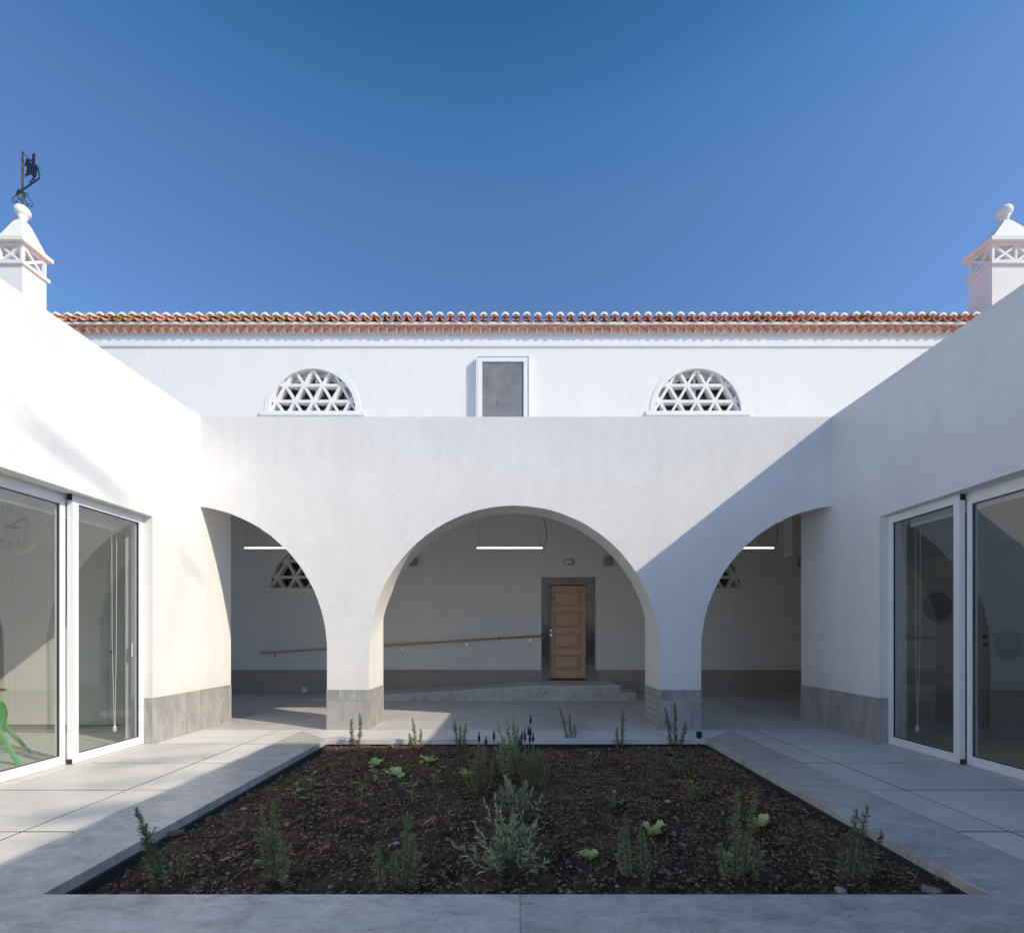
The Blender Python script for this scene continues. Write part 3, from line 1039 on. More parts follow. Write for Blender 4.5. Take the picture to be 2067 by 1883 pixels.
def half_tube(r, th, L, up, taper=1.0, nseg=9, plug=False, slope=PITCH):
    b_ = MB()
    b_.smooth = True
    sg = 1 if up else -1
    rows = []
    for yy, k in ((0, 1.0), (L, taper)):
        for rr in (r * k, (r - th) * k):
            rows.append([(rr * math.cos(PI * i / nseg), yy * math.cos(slope), sg * rr * math.sin(PI * i / nseg) + yy * math.sin(slope)) for i in range(nseg + 1)])
    o0, i0, o1, i1 = rows
    for i in range(nseg):
        b_.quad(o0[i], o0[i + 1], o1[i + 1], o1[i])
        b_.quad(i0[i + 1], i0[i], i1[i], i1[i + 1])
        b_.smooth = False
        b_.quad(o0[i + 1], o0[i], i0[i], i0[i + 1])
        b_.smooth = True
    b_.quad(o0[0], o1[0], i1[0], i0[0])
    b_.quad(o0[-1], i0[-1], i1[-1], o1[-1])
    if plug:
        b_.smooth = False
        b_.mi = 1
        n0 = [(x * 1.03, -0.006, z * 1.03 + 0.004) for (x, y, z) in o0]
        b_.add(n0 + [(0, -0.018, 0.03)], [(i + 1, i, len(n0)) for i in range(nseg)])
        b_.add(n0 + [(x, 0.02, z + 0.002) for (x, y, z) in n0], [(i, i + 1, i + nseg + 2, i + nseg + 1) for i in range(nseg)])
        b_.quad(n0[0], n0[-1], (n0[-1][0], 0.02, n0[-1][2]), (n0[0][0], 0.02, n0[0][2]))
    return b_


cover = half_tube(0.078, 0.012, 0.5, True, 0.85, plug=True)
pan = half_tube(0.088, 0.012, 0.5, False, 0.9)
low = half_tube(0.094, 0.012, 0.2, True, 0.95, slope=math.radians(8))
mesh_cover = cover.build('tmp_a', [M['terracotta'], M['limewash']])
mesh_cover_l = cover.build('tmp_b', [M['terracotta_lichen'], M['limewash']])
mesh_pan = pan.build('tmp_c', [M['terracotta']])
mesh_pan_l = pan.build('tmp_c2', [M['terracotta_lichen']])
mesh_low = low.build('tmp_d', [M['terracotta']])
datas = [o.data for o in (mesh_cover, mesh_cover_l, mesh_pan, mesh_pan_l, mesh_low)]
for o in (mesh_cover, mesh_cover_l, mesh_pan, mesh_pan_l, mesh_low):
    bpy.data.objects.remove(o)
for dmesh, nm in zip(datas, ('cover_tile', 'cover_tile_lichen', 'pan_tile', 'pan_tile_lichen', 'under_tile')):
    dmesh.name = nm


def piece(name, data, parent, loc, rot=(0, 0, 0)):
    o = bpy.data.objects.new(name, data)
    col.objects.link(o)
    o.parent = parent
    o.location = Vector(loc) - wloc(parent)
    o.rotation_euler = rot
    return o


rt = random.Random(3)
k = 0
x = -10.1
while x < 10.1:
    lich = rt.random() < (0.55 if x < -4 else 0.12)
    piece('cover_tile', datas[1] if lich else datas[0], main, (x + rt.uniform(-.008, .008), YB - 0.225 + rt.gauss(0, .009), 8.13 + rt.gauss(0, .004)), (rt.gauss(0, .01), rt.gauss(0, .03), rt.gauss(0, .018)))
    piece('pan_tile', datas[3] if rt.random() < 0.05 else datas[2], main, (x + 0.1175 + rt.uniform(-.006, .006), YB - 0.22 + rt.gauss(0, .009), 8.104 + rt.gauss(0, .004)), (rt.gauss(0, .01), rt.gauss(0, .03), rt.gauss(0, .018)))
    x += 0.235
x = -9.6
while x < 9.7:
    piece('under_tile', datas[4], main, (x + rt.uniform(-.005, .005), YB - 0.15 + rt.uniform(-.01, .01), 7.885 + rt.uniform(-.004, .004)), (0, rt.uniform(-.03, .03), rt.uniform(-.03, .03)))
    x += 0.203
b_ = MB()
x = -9.6 + 0.1015
while x < 9.7:
    b_.box(x - 0.011, x + 0.011, YB - 0.125, YB - 0.0365, 7.87, 7.975)
    x += 0.203
b_.build('eaves_mortar', M['limewash'], main)
tag(main.children[-1], kind='stuff')
b_ = MB()
cp, sp_ = math.cos(PITCH), math.sin(PITCH)
y0, z0 = YB - 0.05, 8.14
L = 5.0
b_.add([(-BX - 0.1, y0, z0), (BX + 0.1, y0, z0), (BX + 0.1, y0 + L * cp, z0 + L * sp_), (-BX - 0.1, y0 + L * cp, z0 + L * sp_),
        (-BX - 0.1, y0 + 2 * L * cp, z0), (BX + 0.1, y0 + 2 * L * cp, z0)], [(0, 1, 2, 3), (3, 2, 5, 4)])
roof = b_.build('roof', M['terracotta'], main)

# chimneys on the roof
def chimney(x0, x1, y0, y1, npan, label):
    b_ = MB()
    zb = 8.35
    b_.box(x0, x1, y0, y1, zb, 10.17)
    ch = b_.build('chimney', M['limewash'], roof)
    o_ = 0.05
    b_.__init__()
    b_.box(x0 - o_, x1 + o_, y0 - o_, y1 + o_, 10.171, 10.255)
    # slab cap
    b_.box(x0 - 0.095, x1 + 0.095, y0 - 0.095, y1 + 0.095, 10.70, 10.79)
    # openwork: posts and crossed bars on four sides
    zl, zh = 10.256, 10.699
    pw = 0.062
    for (px, py) in ((x0, y0), (x1 - pw, y0), (x0, y1 - pw), (x1 - pw, y1 - pw)):
        b_.box(px, px + pw, py, py + pw, zl, zh)
    def xside(a0, a1, fix, along_x):
        n = npan if along_x else 1
        stp = (a1 - a0) / n
        for i in range(n):
            p0, p1 = a0 + i * stp, a0 + (i + 1) * stp
            if i:
                if along_x: b_.box(p0 - 0.025, p0 + 0.025, fix - 0.021, fix + 0.021, zl, zh)
            for j, (za, zc) in enumerate(((zl, zh - 0.06), (zh - 0.06, zl))):
                off = 0.002 * j
                if along_x:
                    b_.bar((p0, fix + off, za), (p1, fix + off, zc), 0.05, 0.055, (0, 0, 1))
                else:
                    b_.bar((fix + off, p0, za), (fix + off, p1, zc), 0.05, 0.055, (0, 0, 1))
        if along_x: b_.box(a0, a1, fix - 0.03, fix + 0.03, zh - 0.06, zh - 0.001)
        else: b_.box(fix - 0.03, fix + 0.03, a0, a1, zh - 0.06, zh - 0.001)
    xside(x0 + pw, x1 - pw, y0 + pw / 2, True)
    xside(x0 + pw, x1 - pw, y1 - pw / 2, True)
    xside(y0 + pw, y1 - pw, x0 + pw / 2, False)
    xside(y0 + pw, y1 - pw, x1 - pw / 2, False)
    # hipped pyramid top
    cx_, cy_ = (x0 + x1) / 2, (y0 + y1) / 2
    hx, hy = 0.115, 0.115
    lo = [(x0 - 0.02, y0 - 0.02), (x1 + 0.02, y0 - 0.02), (x1 + 0.02, y1 + 0.02), (x0 - 0.02, y1 + 0.02)]
    md = [(cx_ - hx, cy_ - hy), (cx_ + hx, cy_ - hy), (cx_ + hx, cy_ + hy), (cx_ - hx, cy_ + hy)]
    tp = [(cx_ - 0.075, cy_ - 0.075), (cx_ + 0.075, cy_ - 0.075), (cx_ + 0.075, cy_ + 0.075), (cx_ - 0.075, cy_ + 0.075)]
    vs = [(a, c, 10.79) for a, c in lo] + [(a, c, 11.37) for a, c in md] + [(a, c, 11.44) for a, c in tp]
    fs = [(8, 9, 10, 11)]
    for i in range(4):
        j = (i + 1) % 4
        fs += [(i, j, 4 + j, 4 + i), (4 + i, 4 + j, 8 + j, 8 + i)]
    b_.add(vs, fs)
    b_.build('openwork_top', M['limewash'], roof)
    b_.__init__()
    b_.smooth = True
    prof = [(0.085, 11.44), (0.075, 11.49), (0.10, 11.52), (0.10, 11.54), (0.085, 11.55)]
    for i in range(9):
        a = -PI / 2 + 0.9 + (PI - 0.9) * i / 8
        prof.append((max(0.002, 0.162 * math.cos(a)), 11.685 + 0.155 * math.sin(a)))
    b_.lathe((cx_, cy_, 0), prof, 24)
    b_.build('ball_finial', M['limewash'], roof)
    return cx_, cy_


chimney(-11.84 - 0.60, -11.84, 11.6, 12.19, 1, '')
chimney(11.42, 11.42 + 1.19, 11.6, 12.2, 2, '')

# ------------------------------------------------------------------ weather vane
VX, VY = -12.14, 11.895
vane = thing('weather_vane', 'black iron weather vane of a mounted lancer riding on an arrow', 'weather vane', (VX, VY, 11.79))
ux, uy = 0.917, -0.397


def vp(zx, zy):
    px, py = zx / 5.1, 280 + zy / 5.1
    k_ = (px - CX) / F
    s = (k_ * VY - VX) / (ux - k_ * uy)
    Y = VY + uy * s
    return s, H + (CY - py) * Y / F


def plate(b_, pts, th=0.012):
    P = [vp(*p) for p in pts]
    nx, ny = -uy * th / 2, ux * th / 2
    n = len(P)
    vs = [(VX + ux * s + nx, VY + uy * s + ny, z) for s, z in P] + [(VX + ux * s - nx, VY + uy * s - ny, z) for s, z in P]
    b_.add(vs, [tuple(range(n)), tuple(range(2 * n - 1, n - 1, -1))] + [(i, i + n, (i + 1) % n + n, (i + 1) % n) for i in range(n)])


def vline(b_, pts, r):
    b_.tube([(VX + ux * s, VY + uy * s, z) for s, z in [vp(*p) for p in pts]], r, 6)


b_ = MB()
b_.tube([(VX, VY, 11.70), (VX, VY, 12.2), (VX, VY, 13.17)], [0.024, 0.021, 0.017], 8)
for z in (12.3, 12.72, 12.95):
    b_.tube([(VX, VY, z), (VX, VY, z + 0.03)], 0.027, 8)
b_.build('rod', mat('rusty_iron', (0.10, 0.055, 0.035), 0.7, 0.4), vane)
b_ = MB()
plate(b_, [(283, 205), (300, 212), (308, 240), (325, 262), (372, 275), (395, 310), (410, 368), (412, 400), (404, 396), (392, 342), (381, 318),
           (377, 352), (372, 382), (354, 404), (351, 428), (343, 430), (345, 402), (333, 386), (326, 370), (302, 374), (287, 386), (273, 376),
           (263, 388), (272, 400), (265, 399), (255, 383), (272, 362), (275, 330), (278, 300), (267, 270), (257, 288), (252, 277), (264, 240), (269, 212)])
plate(b_, [(372, 370), (376, 383), (352, 408), (318, 446), (306, 462), (300, 458), (314, 438), (346, 402)], 0.014)
b_.build('horse', M['iron'], vane)
b_ = MB()
plate(b_, [(330, 266), (329, 238), (313, 237), (306, 233), (313, 226), (330, 218), (336, 196), (335, 178), (338, 160), (346, 153), (355, 158), (367, 167), (356, 174),
           (356, 190), (361, 215), (358, 240), (350, 270)], 0.016)
b_.build('rider', M['iron'], vane)
b_ = MB(); vline(b_, [(218, 128), (330, 230), (422, 318)], 0.008); b_.build('lance', M['iron'], vane)
b_ = MB()
plate(b_, [(195, 552), (240, 515), (410, 396), (413, 412), (350, 458), (245, 530), (200, 563)], 0.01)
plate(b_, [(163, 578), (192, 515), (197, 552), (205, 560), (196, 585), (186, 574)], 0.012)
b_.build('arrow', M['iron'], vane)
for k_ in range(4):
    a = k_ * PI / 2 + 0.35
    pts = []
    for i in range(26):
        t = i / 25
        if t < 0.45:
            th_ = t / 0.45
            r = 0.03 + 0.17 * math.sin(th_ * PI / 2) ** 1.2; z = 12.16 - 0.25 * th_
        else:
            th_ = (t - 0.45) / 0.55
            rr = 0.06 * (1 - th_ * 0.75)
            r = 0.14 + rr * math.cos(th_ * 5.5); z = 11.91 - rr * math.sin(th_ * 5.5)
        pts.append((VX + r * math.cos(a), VY + r * math.sin(a), z))
    b_ = MB(); b_.tube(pts, 0.0085, 5); 
    pts2 = []
    for i in range(16):
        th_ = i / 15
        rr = 0.055 * (1 - th_ * 0.7)
        pts2.append((VX + (0.075 - rr * math.cos(th_ * 5)) * math.cos(a), VY + (0.075 - rr * math.cos(th_ * 5)) * math.sin(a), 12.14 + rr * math.sin(th_ * 5)))
    b_.tube(pts2, 0.0075, 5)
    b_.build('scroll', M['iron'], vane)

# ------------------------------------------------------------------ ramp and landing
ramp = thing('access_ramp', 'grey stone ramp rising to a landing in front of the wooden door', 'ramp', (-1, 9.46, 0))
YR = 9.46
RZ = 0.30
def ramp_z(x):
    if x >= 0.44: return RZ
    return max(0.0, RZ * (x + 4.45) / (0.44 + 4.45))
jx = [-4.45, -3.7, -2.66, -1.625, -0.57, -0.045, 0.475, 1.0, 1.525, 2.05]
for a, c_ in zip(jx[:-1], jx[1:]):
    b_ = MB()
    za, zc = ramp_z(a), ramp_z(c_)
    if za < 0.004: za = 0.004
    b_.prism([(a + 0.0018, 0.0), (c_ - 0.0018, 0.0), (c_ - 0.0018, zc - 0.031), (a + 0.0018, max(0.001, za - 0.031))], 'y', YR, YR + 0.03)
    b_.build('riser_slab', M['stone_ramp'], ramp)
    b_ = MB()
    b_.prism([(a + 0.0018, max(0.0005, za - 0.03)), (c_ - 0.0018, zc - 0.03), (c_ - 0.0018, zc), (a + 0.0018, za)], 'y', YR - 0.003, YB - 0.035)
    b_.build('tread_slab', M['stone_gallery'], ramp)
b_ = MB(); b_.prism([(-4.4, 0.0), (2.03, 0.0), (2.03, RZ - 0.034), (0.44, RZ - 0.034), (-3.5, 0.02)], 'y', YR + 0.031, YB - 0.036); b_.build('core', M['grout'], ramp)
b_ = MB(); b_.box(2.031, 2.05, YR + 0.031, YB - 0.036, 0, RZ - 0.031); b_.build('riser_slab', M['stone_ramp'], ramp)
b_ = MB(); b_.box(2.052, 2.35, YR, YB - 0.036, 0, 0.128); b_.build('step_block', M['stone_ramp'], ramp)
b_ = MB(); b_.box(2.052, 2.355, YR - 0.004, YB - 0.036, 0.129, 0.158); b_.build('tread_slab', M['stone_gallery'], ramp)

# ------------------------------------------------------------------ handrail
hr = thing('handrail', 'slim wooden handrail rising along the gallery wall to the door', 'handrail', (-2.5, YB - 0.06, 1.0))
yr = YB - 0.065
def railp(px, py):
    return ((px - CX) / F * yr, yr, H - (py - CY) / F * yr)
A, B = railp(524.7, 1317.5), railp(1092.0, 1283.0)
b_ = MB(); b_.smooth = True; b_.tube([A, B], 0.024, 12); b_.build('rail', M['rail_wood'], hr)
for px in (552, 682, 812, 941.6, 1070.9):
    t = (px - 524.7) / (1092 - 524.7)
    z = A[2] + (B[2] - A[2]) * t; x = A[0] + (B[0] - A[0]) * t
    b_ = MB()
    b_.tube([(x, yr, z - 0.02), (x, yr, z - 0.07), (x, yr + 0.02, z - 0.085), (x, YB - 0.002, z - 0.085)], 0.007, 6)
    b_.disc_y(x, YB - 0.008, z - 0.085, 0, 0.032, YB - 0.0005, 16)
    b_.build('bracket', M['steel'], hr)

# ------------------------------------------------------------------ hanging tube lamps
LY = 8.9
for (px, lab) in ((560.0, 'lit white tube lamp hanging in the gallery behind the lit side arch'),
                  (1028.7, 'lit white tube lamp hanging in full view in the middle arch'),
                  (1495.6, 'lit white tube lamp hanging in the gallery behind the shaded side arch')):
    x, z = (px - CX) / F * LY, H + (CY - 1105.8) / F * LY
    lp = thing('tube_lamp', lab, 'lamp', (x, LY, z), 'hanging tube lamps in the gallery')
    hl = 0.605
    b_ = MB(); b_.smooth = True
    b_.tube([(x - hl, LY, z), (x + hl, LY, z)], 0.018, 14); b_.build('tube', M['tube_light'], lp)
    b_ = MB(); b_.smooth = True
    b_.box(x - hl, x + hl, LY - 0.02, LY + 0.02, z + 0.016, z + 0.028)
    for s in (-1, 1):
        b_.tube([(x + s * hl, LY, z), (x + s * (hl + 0.025), LY, z)], [0.021, 0.017], 14)
    b_.build('housing', M['white_plastic'], lp)
    for s in (-1, 1):
        b_ = MB(); b_.tube([(x + s * (hl - 0.05), LY, z + 0.04), (x + s * (hl - 0.05), LY, 4.0)], 0.0022, 5)
        b_.tube([(x + s * (hl - 0.05), LY, z + 0.04), (x + s * (hl - 0.05), LY, z + 0.085)], 0.008, 6)
        b_.build('wire', M['grey_metal'], lp)
    b_ = MB()
    pts = []
    for i in range(15):
        t = i / 14
        pts.append((x + hl - 0.05 + 0.005 + 0.11 * math.sin(min(1, t * 1.6) * PI) * (1 - t) + 0.06 * (1 - t) * (1 if t < .05 else 1), LY + 0.01, z + 0.02 + (3.99 - z) * t ** 1.1))
    b_.tube(pts, 0.006, 6)
    b_.build('cable', M['black_rubber'], lp)

# oval bulkhead light over the door
bx, bz = (1148 - CX) / F * YB, H + (CY - 1134.5) / F * YB
bl = thing('bulkhead_light', 'small oval unlit bulkhead light on the wall above the door', 'wall light', (bx, YB, bz))
def oval(b_, rx, rz, y0, y1, bul=0.0):
    n = 28
    ring = []
    for k in range(n):
        a = 2 * PI * k / n
        ca, sa = math.cos(a), math.sin(a)
        ring.append((math.copysign(abs(ca) ** 0.7, ca) * rx, math.copysign(abs(sa) ** 0.7, sa) * rz))
    vs = [(bx + a, y1, bz + c) for a, c in ring] + [(bx + a, y0, bz + c) for a, c in ring] + [(bx + a * .8, y0 - bul, bz + c * .8) for a, c in ring]
    fs = [tuple(range(2 * n, 3 * n))]
    for k in range(n):
        j = (k + 1) % n
        fs += [(k, j, n + j, n + k), (n + k, n + j, 2 * n + j, 2 * n + k)]
    b_.add(vs, fs)
b_ = MB(); oval(b_, 0.115, 0.067, YB - 0.035, YB - 0.0005, 0.004); b_.build('body', M['grey_metal'], bl)
b_ = MB(); oval(b_, 0.085, 0.045, YB - 0.042, YB - 0.0365, 0.02); b_.build('diffuser', M['white_plastic'], bl)
# small plates on the gallery wall
def plate_thing(px, py, wv, hv, lab, cat, name):
    x, z = (px - CX) / F * YB, H + (CY - py) / F * YB
    b_ = MB(); b_.cbox(x - wv, x + wv, YB - 0.014, YB - 0.0045, z - hv, z + hv, 0.003)
    tag(b_.build(name, M['gallery_plaster'], origin=(x, YB, z - hv)), lab, cat)
plate_thing(1257, 1166, 0.035, 0.05, 'small blank cover plate high on the wall right of the door', 'cover plate', 'cover_plate')
plate_thing(615, 1392, 0.055, 0.055, 'square blank socket plate low on the taupe skirting', 'socket', 'socket_plate')

# ------------------------------------------------------------------ wings
def wing(sx, label):
    """white side wing with a sliding glass door; sx = -1 or 1"""
    t = thing('side_wing', label, 'building', (sx * XW, 4.0, 0), 'white side wings of the courtyard')
    X = lambda a: sx * a
    def bx_(b_, a0, a1, y0, y1, z0, z1):
        b_.box(min(X(a0), X(a1)), max(X(a0), X(a1)), y0, y1, z0, z1)
    YW = 5.68
    ZH = 2.67
    b_ = MB()
    bx_(b_, XW, XW + 0.32, YW, YA1, 0, ZP)
    bx_(b_, XW, XW + 0.32, -7.0, YW, ZH, ZP)
    bx_(b_, XW, XW + 0.32, -7.0, 3.05, 0, ZH)
    bx_(b_, XW + 0.32, 9.0, YA1 - 0.3, YA1, 0, ZP)
    b_.build('wall', M['plaster_wing'], t)
    b_ = MB()
    bx_(b_, XW + 0.33, 9.4, -7.0, YA1 - 0.31, 3.1, 3.95)
    b_.build('flat_roof', M['ceiling_paint'], t)
    # plinth
    for (a0, a1, y0, y1) in ((XW - t_, XW - 0.0005, YA0 + 0.002, YA1 + t_), (XW - t_, XW - 0.0005, YW + 0.001, YA0 - 0.002), (XW - t_, XW - 0.0005, -7.0, 3.05),
                             (XW + 0.0005, XW + 0.10, YW - t_, YW - 0.0005), (XW, 9.0, YA1 + 0.0005, YA1 + t_)):
        plinth(t, min(X(a0), X(a1)), max(X(a0), X(a1)), y0, y1, 0, PL)
    # threshold strip
    b_ = MB(); bx_(b_, XW + 0.001, XW + 0.32, 3.05, YW - 0.006, -0.03, 0.004); b_.build('threshold', M['stone_gallery'], t)
    # sliding glass door
    a0 = XW + 0.10
    b_ = MB()
    bx_(b_, a0 + 0.075, a0 + 0.16, 3.05, YW - 0.001, ZH - 0.055, ZH - 0.0005)
    bx_(b_, a0 + 0.075, a0 + 0.16, 3.05, YW - 0.001, 0.005, 0.03)
    bx_(b_, a0 + 0.075, a0 + 0.16, 3.05, 3.09, 0.03, ZH - 0.055)
    gd = b_.build('glass_door', M['white_metal'], t)
    YM = 4.765
    # leaf standing forward, and leaf set back
    for (lx, y0, y1, nm) in ((a0, YM, YW - 0.003, 0), (a0 + 0.062, 3.10, YM - 0.012, 1)):
        fw = 0.066
        b_ = MB()
        d = 0.055
        zb, zt = 0.008, ZH - (0.004 if nm == 0 else 0.03)
        tr = 0.085
        bx_(b_, lx, lx + d, y0, y0 + fw, zb, zt)
        bx_(b_, lx, lx + d, y1 - (fw if nm == 0 else 0.05), y1, zb, zt)
        bx_(b_, lx, lx + d, y0 + fw, y1 - (fw if nm == 0 else 0.05), zt - tr, zt)
        bx_(b_, lx, lx + d, y0 + fw, y1 - (fw if nm == 0 else 0.05), zb, zb + 0.09)
        b_.build('leaf_frame', M['white_metal'], gd)
        b_ = MB()
        e0, e1 = y0 + fw, y1 - (fw if nm == 0 else 0.05)
        xg = X(lx + 0.026)
        b_.quad((xg, e0 - 0.003, zb + 0.087), (xg, e1 + 0.003, zb + 0.087), (xg, e1 + 0.003, zt - tr + 0.003), (xg, e0 - 0.003, zt - tr + 0.003))
        b_.build('pane', M['glass'], gd)
        b_ = MB()
        for (ya, yb, za, zc) in ((e0, e0 + 0.006, zb + 0.09, zt - tr), (e1 - 0.006, e1, zb + 0.09, zt - tr), (e0, e1, zt - tr - 0.007, zt - tr), (e0, e1, zb + 0.09, zb + 0.096)):
            bx_(b_, lx + 0.012, lx + 0.024, ya, yb, za, zc)
        b_.build('gasket', M['black_rubber'], gd)
    for (za, zc) in ((ZH - 0.064, ZH - 0.006), (0.009, 0.055)):
        b_ = MB(); bx_(b_, a0 + 0.004, a0 + 0.05, YM - 0.010, YM - 0.001, za, zc); b_.build('end_cap', M['black_rubber'], gd)
    b_ = MB()
    hx = X(a0 + 0.075)
    yh = YW - 0.05
    b_.tube([(X(a0 + 0.055), yh, 1.19), (X(a0 + 0.095), yh, 1.19), (X(a0 + 0.10), yh, 1.16), (X(a0 + 0.10), yh, 1.03)], 0.010, 8)
    b_.build('handle', M['white_plastic'], gd)
    # room behind the glass
    yn = 6.35 if sx < 0 else 6.02
    xi, xo = XW + 0.32, 9.2
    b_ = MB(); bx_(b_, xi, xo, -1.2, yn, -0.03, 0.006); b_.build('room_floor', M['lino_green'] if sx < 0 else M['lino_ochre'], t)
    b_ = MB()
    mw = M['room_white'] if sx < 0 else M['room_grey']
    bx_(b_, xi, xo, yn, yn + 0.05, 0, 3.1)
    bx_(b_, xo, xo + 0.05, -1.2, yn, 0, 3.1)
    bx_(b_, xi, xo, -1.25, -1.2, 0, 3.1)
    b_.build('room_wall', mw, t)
    b_ = MB(); bx_(b_, xi, xo, -1.2, yn, 3.04, 3.099); b_.build('room_ceiling', M['room_white'], t)
    if sx > 0:
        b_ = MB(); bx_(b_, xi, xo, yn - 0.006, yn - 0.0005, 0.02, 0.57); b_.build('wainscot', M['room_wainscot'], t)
        # inner door with a porthole
        b_ = MB(); b_.box(5.74, 6.68, yn - 0.05, yn - 0.0065, 0.012, 2.26); dr = b_.build('inner_door', mat('grey_door', (0.36, 0.36, 0.33), 0.5), t)
        for (cx_, cz_, r_, yy) in ((6.07, 1.15, 0.195, yn - 0.05), (5.24, 1.63, 0.19, yn)):
            b_ = MB(); b_.smooth = False
            b_.disc_y(cx_, yy - 0.012, cz_, r_ - 0.005, r_ + 0.03, yy - 0.0005, 40)
            pr = b_.build('porthole', mat('porthole_ring', (0.34, 0.34, 0.30), 0.5), t)
            b_ = MB(); b_.disc_y(cx_, yy - 0.006, cz_, 0, r_ - 0.004, yy - 0.0008, 40)
            b_.build('pane', mat('porthole_glass', (0.10, 0.11, 0.13), 0.15), pr)
        b_ = MB()
        for zz in (1.255, 1.165):
            b_.disc_y(5.655 if False else 5.79, yn - 0.06, zz, 0, 0.028, yn - 0.0505, 16)
        b_.tube([(5.79, yn - 0.06, 1.255), (5.79, yn - 0.09, 1.255), (5.72, yn - 0.09, 1.255)], 0.009, 6)
        b_.build('handle', M['black_rubber'], dr)
        b_ = MB(); b_.box(5.05, 6.9, yn - 0.02, yn - 0.007, 2.262, 2.46); b_.build('over_panel', M['room_wainscot'], t)
    else:
        # white cupboard fronts on the end wall
        for (xa, xb, za, zc) in ((-4.60, -5.335, 0.11, 2.265), (-5.345, -6.585, 0.11, 2.265), (-6.595, -7.9, 0.11, 2.265)):
            b_ = MB(); b_.box(xb, xa, yn - 0.02, yn - 0.0005, za, zc); b_.build('cupboard_front', M['cabinet_white'], t)
        b_ = MB(); b_.disc_y(-5.28, yn - 0.045, 1.06, 0, 0.022, yn - 0.0205, 14); b_.build('knob', M['steel'], t)
        b_ = MB(); b_.box(-7.9, -4.6, yn - 0.03, yn - 0.0005, 0.007, 0.10); b_.build('skirting', M['room_wainscot'], t)
    return t


wing_sun = wing(-1, 'sunlit white side wing with a sliding glass door and a clock inside')
wing_shade = wing(1, 'shaded white side wing with a sliding glass door into a dark room')
# unseen block above the shaded wing, added to throw shade over the planting bed
b_ = MB()
b_.box(4.42, 9.3, -1.9, 1.82, ZP + 0.002, 5.77)
b_.build('unseen_shade_block', M['plaster_wing'], wing_shade)

# roller blinds and cords
for sx, lab, lab2 in ((-1, 'raised white roller blind behind the glass of the sunlit wing', 'white loop of blind cord with end weight in the sunlit wing'),
                      (1, 'raised white roller blind behind the glass of the shaded wing', 'thin pale loop of blind cord with end weight in the shaded wing')):
    xb = sx * (XW + 0.335)
    bl_ = thing('roller_blind', lab, 'blind', (xb, 4.4, 2.49), 'roller blinds')
    b_ = MB()
    zb_ = 2.50 if sx < 0 else 2.56
    b_.box(xb - 0.002, xb + 0.002, 3.1, 5.64, zb_, 2.94); b_.build('cloth', M['blind_cloth'], bl_)
    b_ = MB(); b_.box(xb - 0.011, xb + 0.011, 3.1, 5.64, zb_ - 0.025, zb_); b_.build('bottom_bar', M['white_metal'], bl_)
    cd = thing('blind_cord', lab2, 'cord', (xb, 5.6, 0.19), 'blind cords')
    b_ = MB()
    x1 = xb + sx * 0.02
    b_.tube([(x1, 5.53, 2.50), (x1, 5.535, 1.2), (x1, 5.565, 0.24)], 0.0035 if sx < 0 else 0.0025, 5)
    b_.tube([(x1, 5.60, 2.50), (x1, 5.595, 1.2), (x1, 5.575, 0.24)], 0.0035 if sx < 0 else 0.0025, 5)
    b_.build('cord', M['white_plastic'], cd)
    b_ = MB(); b_.smooth = True; b_.lathe((x1, 5.57, 0.16), [(0.002, 0), (0.02, 0.012), (0.018, 0.06), (0.008, 0.08), (0.003, 0.085)], 10); b_.build('weight', M['white_plastic'], cd)

# wall clock
ycl = 6.33
cxk, czk, Rk = -6.595, 2.685, 0.375
clk = thing('wall_clock', 'large round white wall clock showing ten past three behind the glass', 'clock', (cxk, ycl, czk))
b_ = MB(); b_.disc_y(cxk, ycl - 0.045, czk, 0.285, Rk, ycl + 0.019, 48); b_.build('rim', M['white_plastic'], clk)
b_ = MB(); b_.disc_y(cxk, ycl - 0.03, czk, 0, 0.286, ycl + 0.018, 48); b_.build('dial', M['clock_dial'], clk)
yn_ = ycl - 0.0315


def text_mesh(name, txt, size, x, y, z, m_, parent):
    cu = bpy.data.curves.new(name, 'FONT')
    cu.body = txt; cu.size = size; cu.align_x = 'CENTER'; cu.align_y = 'CENTER'; cu.extrude = 0.0006
    cu.resolution_u = 3
    tmp = bpy.data.objects.new(name + '_tmp', cu)
    col.objects.link(tmp)
    dg = bpy.context.evaluated_depsgraph_get()
    dg.update()
    me = bpy.data.meshes.new_from_object(tmp.evaluated_get(dg))
    bpy.data.objects.remove(tmp)
    bpy.data.curves.remove(cu)
    me.name = name
    me.materials.clear(); me.materials.append(m_)
    o = bpy.data.objects.new(name, me)
    col.objects.link(o)
    o.parent = parent
    o.location = Vector((x, y, z)) - wloc(parent)
    o.rotation_euler = (PI / 2, 0, 0)
    return o


